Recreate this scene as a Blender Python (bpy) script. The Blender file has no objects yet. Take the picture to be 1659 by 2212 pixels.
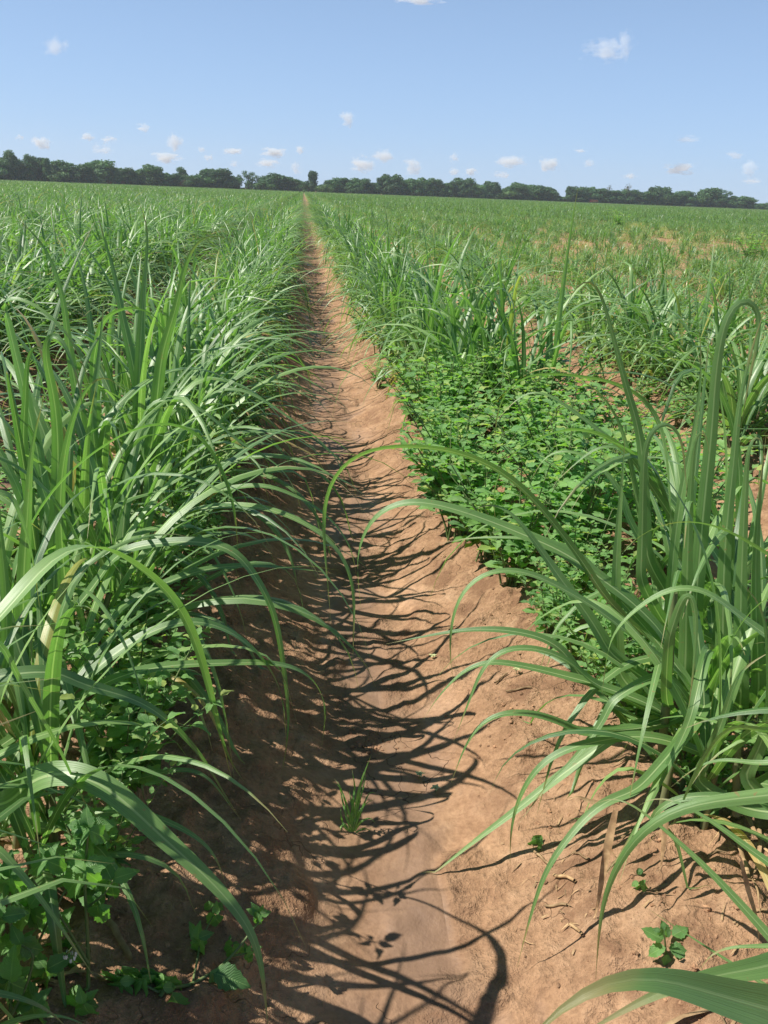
import bpy, math, random
import numpy as np
from mathutils import Matrix, Vector, Euler

S = bpy.context.scene
COL = S.collection
random.seed(7)
RNG = np.random.RandomState(11)
R = math.radians

# ------------------------------------------------------------------ camera
FPX = 1913.0                      # focal length in units of a 1659 x 2212 picture
PITCH, YAW, ROLL = R(19.77), R(5.67), R(2.28)
EYE = np.array([0.0, 0.0, 1.60])
fw = np.array([math.sin(YAW)*math.cos(PITCH), math.cos(YAW)*math.cos(PITCH), -math.sin(PITCH)])
r0 = np.array([math.cos(YAW), -math.sin(YAW), 0.0])
u0 = np.cross(r0, fw)
rt = r0*math.cos(ROLL) + u0*math.sin(ROLL)
up = u0*math.cos(ROLL) - r0*math.sin(ROLL)
cam = bpy.data.cameras.new('camera')
cam.sensor_fit = 'HORIZONTAL'; cam.sensor_width = 36.0; cam.lens = 36.0*FPX/1659.0
cam.clip_start = 0.02; cam.clip_end = 30000
co = bpy.data.objects.new('camera', cam); COL.objects.link(co)
M = Matrix(((rt[0], up[0], -fw[0], EYE[0]), (rt[1], up[1], -fw[1], EYE[1]), (rt[2], up[2], -fw[2], EYE[2]), (0, 0, 0, 1)))
co.matrix_world = M
S.camera = co

# ------------------------------------------------------------------ light
SUN_EL, SUN_AZ = R(51), R(3)      # azimuth: from the left (-x), turned a little to the front (+y)
sdir = Vector((-math.cos(SUN_EL)*math.cos(SUN_AZ), math.cos(SUN_EL)*math.sin(SUN_AZ), math.sin(SUN_EL)))
W = bpy.data.worlds.new('World'); S.world = W; W.use_nodes = True
nt = W.node_tree
bg = nt.nodes['Background']
sky = nt.nodes.new('ShaderNodeTexSky'); sky.sky_type = 'NISHITA'; sky.sun_disc = False
sky.sun_elevation = SUN_EL
sky.sun_rotation = math.atan2(sdir.x, sdir.y)
sky.air_density = 0.80; sky.dust_density = 0.15; sky.ozone_density = 3.5; sky.altitude = 20
bg.inputs['Strength'].default_value = 0.079
air = nt.nodes.new('ShaderNodeMix'); air.data_type = 'RGBA'      # summer haze evens the clear-sky colours out
air.inputs[7].default_value = (4.5, 6.6, 10.2, 1)
wtc = nt.nodes.new('ShaderNodeTexCoord'); wsp = nt.nodes.new('ShaderNodeSeparateXYZ'); nt.links.new(wtc.outputs['Generated'], wsp.inputs[0])
wmr = nt.nodes.new('ShaderNodeMapRange'); wmr.inputs['From Min'].default_value = 0.0; wmr.inputs['From Max'].default_value = 0.52
wmr.inputs['To Min'].default_value = 0.62; wmr.inputs['To Max'].default_value = 0.0; wmr.interpolation_type = 'SMOOTHSTEP'
nt.links.new(wsp.outputs['Z'], wmr.inputs['Value']); nt.links.new(wmr.outputs[0], air.inputs[0])
nt.links.new(sky.outputs[0], air.inputs[6]); nt.links.new(air.outputs[2], bg.inputs['Color'])
sl = bpy.data.lights.new('sun', 'SUN'); sl.energy = 5.0; sl.angle = R(0.53); sl.color = (1.0, 0.945, 0.86)
so = bpy.data.objects.new('sun', sl); COL.objects.link(so)
so.rotation_euler = sdir.to_track_quat('Z', 'Y').to_euler()
S.view_settings.view_transform = 'Standard'; S.view_settings.look = 'None'
S.view_settings.gamma = 1.0; S.view_settings.exposure = 0.42
S.view_settings.use_curve_mapping = False
S.cycles.max_bounces = 6; S.cycles.diffuse_bounces = 2; S.cycles.glossy_bounces = 2
S.cycles.transmission_bounces = 4; S.cycles.transparent_max_bounces = 6; S.cycles.volume_bounces = 2

# ------------------------------------------------------------------ helpers
def unproj(px, py, Y):
    """point of the world plane y = Y seen at picture point (px, py)"""
    d = fw + rt*((px-829.5)/FPX) - up*((py-1106.0)/FPX)
    t = (Y-EYE[1])/d[1]
    return EYE + d*t

def proj(p):
    v = np.asarray(p, float)-EYE
    z = v@fw
    return 829.5+FPX*(v@rt)/z, 1106-FPX*(v@up)/z, z

def tag(o, label=None, cat=None, group=None, kind=None):
    if label: o['label'] = label
    if cat: o['category'] = cat
    if group: o['group'] = group
    if kind: o['kind'] = kind
    return o

def empty(name, loc=(0, 0, 0), rz=0.0):
    o = bpy.data.objects.new(name, None); COL.objects.link(o)
    o.location = tuple(float(a) for a in loc); o.rotation_euler = (0, 0, rz)
    o.empty_display_size = 0.05
    return o

_perm = RNG.rand(256, 256)
def vnoise(x, y):
    x = np.asarray(x, float); y = np.asarray(y, float)
    xi = np.floor(x).astype(int); yi = np.floor(y).astype(int)
    fx = x-xi; fy = y-yi
    fx = fx*fx*(3-2*fx); fy = fy*fy*(3-2*fy)
    a = _perm[xi & 255, yi & 255]; b = _perm[(xi+1) & 255, yi & 255]
    c = _perm[xi & 255, (yi+1) & 255]; d = _perm[(xi+1) & 255, (yi+1) & 255]
    return (a*(1-fx)+b*fx)*(1-fy)+(c*(1-fx)+d*fx)*fy
def fbm(x, y, o=4, g=0.5):
    s = 0; a = 1; t = 0
    for i in range(o):
        s = s+a*vnoise(x*2**i+17.3*i, y*2**i+5.1*i); t += a; a *= g
    return s/t-0.5
def sstep(a, b, x):
    t = np.clip((np.asarray(x, float)-a)/(b-a), 0, 1); return t*t*(3-2*t)

ROW = 1.83; XF = 0.235; RIDGE = 0.21
def ridge_t(x):
    return np.abs(((np.asarray(x, float)-XF+ROW/2) % ROW)-ROW/2)/(ROW/2)
def ground_z(x, y, fine=True):
    x = np.asarray(x, float); y = np.asarray(y, float)
    xw = x+0.05*fbm(x*0.3, y*0.8, 2)+0.035*fbm(y*2.3, x*0+3.0, 2)
    t = ridge_t(xw)
    far = sstep(40, 90, np.hypot(x, y))
    prof = sstep(0.10, 0.80, t)**0.9
    z = RIDGE*prof*(1-far)+RIDGE*0.75*far
    z = z-0.006*(1-sstep(0.0, 0.22, t))*(1-far)
    if fine:
        rough = np.maximum(sstep(0.18, 0.50, t), 0.75*sstep(0.02, 0.16, fbm(x*4.5+9, y*3.0+2, 3)))*(1-far)
        z = z+rough*(0.080*fbm(x*5, y*5, 3)+0.060*np.clip(fbm(x*17, y*17, 3), -0.06, 1)+0.016*fbm(x*45, y*45, 2))
        z = z+(1-rough)*(1-far)*(0.030*fbm(x*2.5, y*3.5, 2)+0.012*fbm(x*13, y*13, 3)+0.012*sstep(.08, .25, fbm(x*6+5, y*6, 2)))
    return z

# ------------------------------------------------------------------ mesh builder
class MB:
    def __init__(s):
        s.v = []; s.f = []; s.uv = []; s.var = []; s.mi = []; s.n = 0
    def grid(s, P, UV, var, mat=0):
        """P (n, m, 3) grid, UV (n, m, 2)"""
        n, m = P.shape[:2]
        s.v.append(P.reshape(-1, 3)); s.uv.append(UV.reshape(-1, 2)); s.var.append(np.full(n*m, var))
        i = np.arange(n*m).reshape(n, m)+s.n
        q = np.stack([i[:-1, :-1], i[:-1, 1:], i[1:, 1:], i[1:, :-1]], -1).reshape(-1, 4)
        s.f.append(q); s.mi.append(np.full(len(q), mat)); s.n += n*m
    def arrays(s, V, F, var, mat=0, uv=None):
        s.v.append(V); s.uv.append(np.zeros((len(V), 2)) if uv is None else uv); s.var.append(np.full(len(V), var))
        s.f.append(F+s.n); s.mi.append(np.full(len(F), mat)); s.n += len(V)
    def add(s, other, Mx=None, var=None):
        """merge another builder, optionally moved by a 4x4 array"""
        V = np.concatenate(other.v)
        if Mx is not None: V = V@Mx[:3, :3].T+Mx[:3, 3]
        s.v.append(V); s.uv.append(np.concatenate(other.uv))
        vv = np.concatenate(other.var)
        s.var.append(vv if var is None else np.clip(vv+var, 0, 1))
        for f in other.f: s.f.append(f+s.n)
        s.mi.extend(other.mi); s.n += len(V)
    def mesh(s, name, mats, smooth=True):
        me = bpy.data.meshes.new(name)
        V = np.concatenate(s.v).astype(np.float32)
        quads = [f for f in s.f]
        sizes = np.concatenate([np.full(len(f), f.shape[1]) for f in quads])
        loops = np.concatenate([f.reshape(-1) for f in quads]).astype(np.int32)
        me.vertices.add(len(V)); me.vertices.foreach_set('co', V.reshape(-1))
        me.loops.add(len(loops)); me.loops.foreach_set('vertex_index', loops)
        me.polygons.add(len(sizes))
        st = np.concatenate([[0], np.cumsum(sizes)[:-1]]).astype(np.int32)
        me.polygons.foreach_set('loop_start', st)
        me.polygons.foreach_set('material_index', np.concatenate(s.mi).astype(np.int32))
        me.polygons.foreach_set('use_smooth', np.full(len(sizes), smooth))
        me.update(calc_edges=True)
        uvl = me.uv_layers.new(name='UVMap')
        uvl.data.foreach_set('uv', np.concatenate(s.uv)[loops].astype(np.float32).reshape(-1))
        at = me.attributes.new('var', 'FLOAT', 'POINT')
        at.data.foreach_set('value', np.concatenate(s.var).astype(np.float32))
        for m in mats: me.materials.append(m)
        me.validate()
        return me
    def build(s, name, mats, parent=None, smooth=True, loc=(0, 0, 0)):
        o = bpy.data.objects.new(name, s.mesh(name, mats if isinstance(mats, list) else [mats], smooth))
        COL.objects.link(o); o.location = tuple(float(a) for a in loc)
        if parent: o.parent = parent
        return o

def norm(a):
    return a/np.maximum(np.linalg.norm(a, axis=-1, keepdims=True), 1e-9)

def resample(P, n):
    """Catmull-Rom through P, n points evenly spaced"""
    P = np.asarray(P, float)
    Q = np.vstack([2*P[0]-P[1], P, 2*P[-1]-P[-2]])
    out = []
    for i in range(1, len(Q)-2):
        p0, p1, p2, p3 = Q[i-1], Q[i], Q[i+1], Q[i+2]
        for t in np.linspace(0, 1, 12, endpoint=False):
            out.append(0.5*((2*p1)+(-p0+p2)*t+(2*p0-5*p1+4*p2-p3)*t*t+(-p0+3*p1-3*p2+p3)*t**3))
    out.append(P[-1]); out = np.array(out)
    d = np.concatenate([[0], np.cumsum(np.linalg.norm(np.diff(out, axis=0), axis=1))])
    s = np.linspace(0, d[-1], n)
    return np.stack([np.interp(s, d, out[:, k]) for k in range(out.shape[1])], 1)

def leaf_width(t, base=0.55):
    w = np.where(t < 0.3, base+(1-base)*np.sin(np.clip(t/0.3, 0, 1)*math.pi/2), 1.0)
    q = ((t-0.3)/0.7).clip(0, 1)
    w = w*np.clip((1-q**1.5)**1.15, 0, 1)
    return np.maximum(w, 0.02)

def blade(mb, P, side, width, var, across=5, fold=0.25, base=0.55, wav=0.0):
    """a grass blade along P (n,3), side vectors (n,3), full width in metres"""
    n = len(P)
    t = np.linspace(0, 1, n)
    T = norm(np.gradient(P, axis=0))
    side = norm(side-T*np.sum(side*T, 1, keepdims=True))
    N = norm(np.cross(side, T))
    w = leaf_width(t, base)*width*0.5
    us = np.linspace(-1, 1, across)
    ph = random.random()*6
    Pg = np.empty((n, across, 3)); UV = np.empty((n, across, 2))
    for k, u in enumerate(us):
        lift = fold*abs(u)*w
        if wav: lift = lift+wav*w*np.sin(t*23+ph+(2.1 if u > 0 else 0))*abs(u)
        Pg[:, k] = P+side*(u*w)[:, None]-N*lift[:, None]*(-1)
        UV[:, k, 0] = u*0.5+0.5; UV[:, k, 1] = t
    mb.grid(Pg, UV, var)

def tube(mb, P, rad, var=0.5, nseg=7, mat=0):
    P = np.asarray(P, float); n = len(P)
    T = norm(np.gradient(P, axis=0))
    a = np.array([1.0, 0, 0]) if abs(T[0, 0]) < 0.8 else np.array([0, 1.0, 0])
    A = norm(np.cross(T, a)); B = np.cross(T, A)
    th = np.linspace(0, 2*math.pi, nseg+1)
    rad = np.broadcast_to(np.asarray(rad, float), (n,))
    Pg = P[:, None]+rad[:, None, None]*(A[:, None]*np.cos(th)[None, :, None]+B[:, None]*np.sin(th)[None, :, None])
    UV = np.zeros((n, nseg+1, 2)); UV[:, :, 0] = th/(2*math.pi); UV[:, :, 1] = np.linspace(0, 1, n)[:, None]
    mb.grid(Pg, UV, var, mat)

# ------------------------------------------------------------------ materials
def mat(name):
    m = bpy.data.materials.new(name); m.use_nodes = True
    n = m.node_tree.nodes; n.clear()
    return m, n, m.node_tree.links
def N(n, t, **kw):
    x = n.new(t)
    for k, v in kw.items(): setattr(x, k, v)
    return x
def ramp(n, l, fac, stops):
    r = n.new('ShaderNodeValToRGB')
    e = r.color_ramp.elements
    while len(e) < len(stops): e.new(0.5)
    for i, (p, c) in enumerate(stops):
        e[i].position = p; e[i].color = (*c, 1) if len(c) == 3 else c
    if fac is not None: l.new(fac, r.inputs[0])
    return r
def mathn(n, l, op, a, b=None, c=None, clamp=False):
    x = n.new('ShaderNodeMath'); x.operation = op; x.use_clamp = clamp
    for i, v in enumerate((a, b, c)):
        if v is None: continue
        if hasattr(v, 'links'): l.new(v, x.inputs[i])
        else: x.inputs[i].default_value = v
    return x.outputs[0]
def mixc(n, l, fac, a, b, mode='MIX'):
    x = n.new('ShaderNodeMix'); x.data_type = 'RGBA'; x.blend_type = mode
    if hasattr(fac, 'links'): l.new(fac, x.inputs[0])
    else: x.inputs[0].default_value = fac
    for i, v in ((6, a), (7, b)):
        if hasattr(v, 'links'): l.new(v, x.inputs[i])
        else: x.inputs[i].default_value = (*v, 1)
    return x.outputs[2]

def cane_leaf_material(name, ca, cb, cc, trans, rough=0.42):
    m, n, l = mat(name)
    uv = N(n, 'ShaderNodeUVMap', uv_map='UVMap')
    sep = N(n, 'ShaderNodeSeparateXYZ'); l.new(uv.outputs[0], sep.inputs[0])
    at = N(n, 'ShaderNodeAttribute', attribute_name='var')
    oi = N(n, 'ShaderNodeObjectInfo')
    var = mathn(n, l, 'ADD', at.outputs['Fac'], mathn(n, l, 'MULTIPLY', mathn(n, l, 'SUBTRACT', oi.outputs['Random'], 0.5), 0.18))
    r = ramp(n, l, var, [(0.0, ca), (0.55, cb), (0.90, cc), (0.945, (0.28, 0.24, 0.06)), (0.975, (0.36, 0.25, 0.12))])
    # long veins
    mp = N(n, 'ShaderNodeMapping'); mp.inputs['Scale'].default_value = (26, 1.2, 1); l.new(uv.outputs[0], mp.inputs[0])
    nz = N(n, 'ShaderNodeTexNoise'); nz.inputs['Scale'].default_value = 1.0; nz.inputs['Detail'].default_value = 2
    l.new(mp.outputs[0], nz.inputs['Vector'])
    tc = N(n, 'ShaderNodeTexCoord')
    nb = N(n, 'ShaderNodeTexNoise'); nb.inputs['Scale'].default_value = 9.0; nb.inputs['Detail'].default_value = 3
    l.new(tc.outputs['Object'], nb.inputs['Vector'])
    vein = ramp(n, l, nz.outputs['Fac'], [(0.3, (0.80, 0.80, 0.80)), (0.7, (1.15, 1.15, 1.15))])
    c1 = mixc(n, l, 1.0, r.outputs[0], vein.outputs[0], 'MULTIPLY')
    blot = ramp(n, l, nb.outputs['Fac'], [(0.3, (0.85, 0.9, 0.85)), (0.7, (1.12, 1.08, 1.05))])
    c1 = mixc(n, l, 1.0, c1, blot.outputs[0], 'MULTIPLY')
    # pale midrib
    du = mathn(n, l, 'ABSOLUTE', mathn(n, l, 'SUBTRACT', sep.outputs[0], 0.5))
    rib = mathn(n, l, 'SUBTRACT', 1.0, mathn(n, l, 'DIVIDE', mathn(n, l, 'SUBTRACT', du, 0.035), 0.03, clamp=True), clamp=True)
    rib = mathn(n, l, 'MULTIPLY', rib, mathn(n, l, 'SUBTRACT', 1.0, mathn(n, l, 'MULTIPLY', sep.outputs[1], 0.9)))
    c2 = mixc(n, l, mathn(n, l, 'MULTIPLY', rib, 0.72), c1, (0.42, 0.50, 0.26))
    # rust flecks
    nf = N(n, 'ShaderNodeTexNoise'); nf.inputs['Scale'].default_value = 90.0; nf.inputs['Detail'].default_value = 1; l.new(tc.outputs['Object'], nf.inputs['Vector'])
    fl_ = mathn(n, l, 'MULTIPLY', mathn(n, l, 'DIVIDE', mathn(n, l, 'SUBTRACT', nf.outputs['Fac'], 0.70), 0.04, clamp=True), mathn(n, l, 'DIVIDE', mathn(n, l, 'SUBTRACT', nb.outputs['Fac'], 0.5), 0.1, clamp=True))
    c2 = mixc(n, l, mathn(n, l, 'MULTIPLY', fl_, 0.6), c2, (0.22, 0.14, 0.06))
    # dry tip
    tip = mathn(n, l, 'ADD', sep.outputs[1], mathn(n, l, 'MULTIPLY', mathn(n, l, 'SUBTRACT', nb.outputs['Fac'], 0.5), 0.25))
    tipm = mathn(n, l, 'DIVIDE', mathn(n, l, 'SUBTRACT', tip, 0.89), 0.05, clamp=True)
    c3 = mixc(n, l, mathn(n, l, 'MULTIPLY', tipm, 0.7), c2, (0.22, 0.17, 0.07))
    p = N(n, 'ShaderNodeBsdfPrincipled'); l.new(c3, p.inputs['Base Color'])
    p.inputs['Roughness'].default_value = rough; p.inputs['Specular IOR Level'].default_value = 0.55
    bp = N(n, 'ShaderNodeBump'); bp.inputs['Strength'].default_value = 0.35; bp.inputs['Distance'].default_value = 0.002
    l.new(nz.outputs['Fac'], bp.inputs['Height']); l.new(bp.outputs[0], p.inputs['Normal'])
    tr = N(n, 'ShaderNodeBsdfTranslucent')
    tcx = mixc(n, l, 1.0, c3, trans, 'MULTIPLY'); l.new(tcx, tr.inputs['Color'])
    ad = N(n, 'ShaderNodeAddShader'); l.new(p.outputs[0], ad.inputs[0]); l.new(tr.outputs[0], ad.inputs[1])
    o = N(n, 'ShaderNodeOutputMaterial'); l.new(ad.outputs[0], o.inputs[0])
    return m

M_CANE = cane_leaf_material('sugarcane_leaf', (0.048, 0.110, 0.034), (0.118, 0.210, 0.066), (0.185, 0.285, 0.092), (0.72, 0.93, 0.38))
M_GRASS = cane_leaf_material('grass_leaf', (0.07, 0.18, 0.03), (0.09, 0.22, 0.04), (0.2, 0.3, 0.1), (1.0, 1.2, 0.4))

def weed_material():
    m, n, l = mat('weed_leaf')
    uv = N(n, 'ShaderNodeUVMap', uv_map='UVMap')
    sep = N(n, 'ShaderNodeSeparateXYZ'); l.new(uv.outputs[0], sep.inputs[0])
    at = N(n, 'ShaderNodeAttribute', attribute_name='var')
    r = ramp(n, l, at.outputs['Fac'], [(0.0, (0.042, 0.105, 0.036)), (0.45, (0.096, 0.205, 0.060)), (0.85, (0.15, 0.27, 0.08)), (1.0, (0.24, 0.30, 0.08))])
    du = mathn(n, l, 'ABSOLUTE', mathn(n, l, 'SUBTRACT', sep.outputs[0], 0.5))
    # side veins: v + |u| bands
    w = mathn(n, l, 'SINE', mathn(n, l, 'MULTIPLY', mathn(n, l, 'SUBTRACT', sep.outputs[1], mathn(n, l, 'MULTIPLY', du, 0.55)), 44.0))
    vein = mathn(n, l, 'POWER', mathn(n, l, 'ABSOLUTE', w), 6.0)
    rib = mathn(n, l, 'LESS_THAN', du, 0.03)
    c = mixc(n, l, mathn(n, l, 'MULTIPLY', rib, 0.45), r.outputs[0], (0.20, 0.32, 0.12))
    p = N(n, 'ShaderNodeBsdfPrincipled'); l.new(c, p.inputs['Base Color'])
    p.inputs['Roughness'].default_value = 0.5; p.inputs['Specular IOR Level'].default_value = 0.4
    bp = N(n, 'ShaderNodeBump'); bp.inputs['Strength'].default_value = 0.5; bp.inputs['Distance'].default_value = 0.003
    bp.invert = True
    l.new(vein, bp.inputs['Height']); l.new(bp.outputs[0], p.inputs['Normal'])
    tr = N(n, 'ShaderNodeBsdfTranslucent'); l.new(mixc(n, l, 1.0, c, (1.0, 1.2, 0.35), 'MULTIPLY'), tr.inputs['Color'])
    ad = N(n, 'ShaderNodeAddShader'); l.new(p.outputs[0], ad.inputs[0]); l.new(tr.outputs[0], ad.inputs[1])
    o = N(n, 'ShaderNodeOutputMaterial'); l.new(ad.outputs[0], o.inputs[0])
    return m
M_WEED = weed_material()

def simple(name, c1, c2, scale=20, rough=0.7, bump=0.2, stretch=(1, 1, 1), dist=0.01, attr=False):
    m, n, l = mat(name)
    tc = N(n, 'ShaderNodeTexCoord')
    mp = N(n, 'ShaderNodeMapping'); mp.inputs['Scale'].default_value = stretch; l.new(tc.outputs['Object'], mp.inputs[0])
    nz = N(n, 'ShaderNodeTexNoise'); nz.inputs['Scale'].default_value = scale; nz.inputs['Detail'].default_value = 5
    l.new(mp.outputs[0], nz.inputs['Vector'])
    r = ramp(n, l, nz.outputs['Fac'], [(0.32, c1), (0.68, c2)])
    c = r.outputs[0]
    if attr:
        at = N(n, 'ShaderNodeAttribute', attribute_name='var')
        k = ramp(n, l, at.outputs['Fac'], [(0.0, (0.65, 0.65, 0.65)), (1.0, (1.35, 1.3, 1.25))])
        c = mixc(n, l, 1.0, c, k.outputs[0], 'MULTIPLY')
    p = N(n, 'ShaderNodeBsdfPrincipled'); l.new(c, p.inputs['Base Color'])
    p.inputs['Roughness'].default_value = rough; p.inputs['Specular IOR Level'].default_value = 0.3
    bp = N(n, 'ShaderNodeBump'); bp.inputs['Strength'].default_value = bump; bp.inputs['Distance'].default_value = dist
    l.new(nz.outputs['Fac'], bp.inputs['Height']); l.new(bp.outputs[0], p.inputs['Normal'])
    o = N(n, 'ShaderNodeOutputMaterial'); l.new(p.outputs[0], o.inputs[0])
    return m
M_STALK = simple('cane_stalk', (0.12, 0.19, 0.06), (0.20, 0.17, 0.10), 18, 0.55, 0.3, (1, 1, 0.3))
M_STEM = simple('weed_stem', (0.10, 0.17, 0.05), (0.16, 0.20, 0.08), 30, 0.5)
M_STRAW = simple('dry_straw', (0.20, 0.125, 0.065), (0.44, 0.31, 0.17), 40, 0.8, 0.3, attr=True)
M_BARK = simple('bark', (0.05, 0.04, 0.03), (0.12, 0.10, 0.08), 3, 0.9, 0.5, dist=0.1)
M_BONEBARK = simple('pale_bark', (0.20, 0.18, 0.16), (0.32, 0.30, 0.27), 3, 0.9, 0.5, dist=0.1)
M_CLOD = simple('soil_clod', (0.25, 0.14, 0.08), (0.38, 0.23, 0.135), 60, 0.95, 0.6, dist=0.004, attr=True)
M_FLOWER = simple('white_petal', (0.7, 0.7, 0.6), (0.8, 0.8, 0.74), 50, 0.6)
M_RED = simple('red_paint', (0.30, 0.05, 0.03), (0.36, 0.07, 0.04), 2, 0.5)
M_RUBBER = simple('rubber', (0.02, 0.02, 0.02), (0.03, 0.03, 0.03), 5, 0.8)
M_RUST = simple('rusty_brush', (0.14, 0.075, 0.04), (0.22, 0.12, 0.06), 1.5, 0.9, attr=True)
M_PALEWEED = simple('pale_seedling_leaf', (0.42, 0.45, 0.20), (0.52, 0.52, 0.28), 40, 0.6)

def soil_material():
    m, n, l = mat('red_silt_soil')
    tc = N(n, 'ShaderNodeTexCoord'); P = tc.outputs['Object']
    at = N(n, 'ShaderNodeAttribute', attribute_name='var')        # 0 furrow bed .. 1 bank
    silt = at.outputs['Fac']
    def noise(s, d=4, ro=0.55, st=None, dis=0.0):
        x = N(n, 'ShaderNodeTexNoise'); x.inputs['Scale'].default_value = s; x.inputs['Detail'].default_value = d
        x.inputs['Roughness'].default_value = ro; x.inputs['Distortion'].default_value = dis
        if st:
            mp = N(n, 'ShaderNodeMapping'); mp.inputs['Scale'].default_value = st; l.new(P, mp.inputs[0]); l.new(mp.outputs[0], x.inputs['Vector'])
        else: l.new(P, x.inputs['Vector'])
        return x.outputs['Fac']
    n1 = noise(1.7); n2 = noise(9, 5, 0.6); n3 = noise(60, 4, 0.65); n4 = noise(4.5, 3, 0.5, (1, 0.45, 1), 0.6); n5 = noise(230, 2)
    base = ramp(n, l, n2, [(0.28, (0.29, 0.168, 0.094)), (0.55, (0.395, 0.242, 0.142)), (0.78, (0.48, 0.315, 0.195))])
    big = ramp(n, l, n1, [(0.3, (0.90, 0.86, 0.82)), (0.7, (1.10, 1.10, 1.10))])
    c = mixc(n, l, 1.0, base.outputs[0], big.outputs[0], 'MULTIPLY')
    fine = ramp(n, l, n3, [(0.3, (0.74, 0.72, 0.70)), (0.65, (1.16, 1.16, 1.16))])
    c = mixc(n, l, 1.0, c, fine.outputs[0], 'MULTIPLY')
    # greyish water-laid silt film in the furrow bed
    n4b = mathn(n, l, 'ADD', n4, mathn(n, l, 'MULTIPLY', mathn(n, l, 'SUBTRACT', noise(22, 5, 0.65), 0.5), 0.35))
    film = mathn(n, l, 'MULTIPLY', ramp(n, l, n4b, [(0.45, (0, 0, 0)), (0.58, (1, 1, 1))]).outputs[0], mathn(n, l, 'SUBTRACT', 1.0, mathn(n, l, 'MULTIPLY', silt, 1.8, clamp=True)))
    c = mixc(n, l, mathn(n, l, 'MULTIPLY', film, 0.30), c, (0.31, 0.205, 0.145))
    uvn = N(n, 'ShaderNodeUVMap', uv_map='UVMap'); sx = N(n, 'ShaderNodeSeparateXYZ'); l.new(uvn.outputs[0], sx.inputs[0])
    c = mixc(n, l, mathn(n, l, 'MULTIPLY', sx.outputs[0], mathn(n, l, 'ADD', 0.15, mathn(n, l, 'MULTIPLY', n4, 1.0))), c, (0.20, 0.125, 0.082))
    # damp redder crumbs on the banks
    damp = mathn(n, l, 'MULTIPLY', ramp(n, l, noise(6.5, 4, 0.6, None, 0.4), [(0.52, (0, 0, 0)), (0.62, (1, 1, 1))]).outputs[0], mathn(n, l, 'ADD', mathn(n, l, 'MULTIPLY', silt, 0.6), 0.15))
    c = mixc(n, l, damp, c, (0.21, 0.112, 0.062))
    # pale crumb specks
    sp = ramp(n, l, n5, [(0.66, (0, 0, 0)), (0.72, (1, 1, 1))])
    c = mixc(n, l, mathn(n, l, 'MULTIPLY', mathn(n, l, 'MULTIPLY', sp.outputs[0], silt), 0.5), c, (0.5, 0.36, 0.24))
    # mud cracks
    vo = N(n, 'ShaderNodeTexVoronoi', feature='DISTANCE_TO_EDGE'); vo.inputs['Scale'].default_value = 5.5
    wp = N(n, 'ShaderNodeMix'); wp.data_type = 'VECTOR'
    nzv = N(n, 'ShaderNodeTexNoise'); nzv.inputs['Scale'].default_value = 14; l.new(P, nzv.inputs['Vector'])
    wp.inputs[0].default_value = 0.10; l.new(P, wp.inputs[4]); l.new(nzv.outputs['Color'], wp.inputs[5]); l.new(wp.outputs[1], vo.inputs['Vector'])
    crack = mathn(n, l, 'SUBTRACT', 1.0, mathn(n, l, 'DIVIDE', vo.outputs['Distance'], 0.007, clamp=True), clamp=True)
    cm = ramp(n, l, noise(1.3, 2), [(0.50, (0, 0, 0)), (0.56, (1, 1, 1))])
    crack = mathn(n, l, 'MULTIPLY', crack, cm.outputs[0])
    c = mixc(n, l, mathn(n, l, 'MULTIPLY', crack, 0.3), c, (0.10, 0.05, 0.03))
    p = N(n, 'ShaderNodeBsdfPrincipled'); l.new(c, p.inputs['Base Color'])
    ro = mathn(n, l, 'SUBTRACT', 0.92, mathn(n, l, 'MULTIPLY', film, 0.38)); l.new(ro, p.inputs['Roughness'])
    p.inputs['Specular IOR Level'].default_value = 0.3
    h = mathn(n, l, 'ADD', mathn(n, l, 'MULTIPLY', n3, mathn(n, l, 'ADD', mathn(n, l, 'MULTIPLY', silt, 0.9), 0.12)), mathn(n, l, 'MULTIPLY', n2, mathn(n, l, 'ADD', mathn(n, l, 'MULTIPLY', silt, 1.2), 0.25)))
    h = mathn(n, l, 'SUBTRACT', h, mathn(n, l, 'MULTIPLY', crack, 0.6))
    bp = N(n, 'ShaderNodeBump'); bp.inputs['Strength'].default_value = 0.8; bp.inputs['Distance'].default_value = 0.028
    l.new(h, bp.inputs['Height']); l.new(bp.outputs[0], p.inputs['Normal'])
    o = N(n, 'ShaderNodeOutputMaterial'); l.new(p.outputs[0], o.inputs[0])
    return m
M_SOIL = soil_material()

def crown_material(name, ca, cb, transk=0.5):
    m, n, l = mat(name)
    at = N(n, 'ShaderNodeAttribute', attribute_name='var')
    oi = N(n, 'ShaderNodeObjectInfo')
    vf = mathn(n, l, 'ADD', at.outputs['Fac'], mathn(n, l, 'MULTIPLY', mathn(n, l, 'SUBTRACT', oi.outputs['Random'], 0.5), 0.7), clamp=True)
    r = ramp(n, l, vf, [(0.0, ca), (1.0, cb)])
    p = N(n, 'ShaderNodeBsdfPrincipled'); l.new(r.outputs[0], p.inputs['Base Color']); p.inputs['Roughness'].default_value = 0.6
    p.inputs['Specular IOR Level'].default_value = 0.25
    tr = N(n, 'ShaderNodeBsdfTranslucent'); l.new(mixc(n, l, 1.0, r.outputs[0], (transk, transk*1.1, transk*0.4), 'MULTIPLY'), tr.inputs['Color'])
    ad = N(n, 'ShaderNodeAddShader'); l.new(p.outputs[0], ad.inputs[0]); l.new(tr.outputs[0], ad.inputs[1])
    o = N(n, 'ShaderNodeOutputMaterial'); l.new(ad.outputs[0], o.inputs[0])
    return m
M_CROWN = crown_material('tree_foliage', (0.026, 0.068, 0.026), (0.072, 0.155, 0.050))
M_CROWN2 = crown_material('light_tree_foliage', (0.04, 0.085, 0.025), (0.085, 0.155, 0.045))
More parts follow.
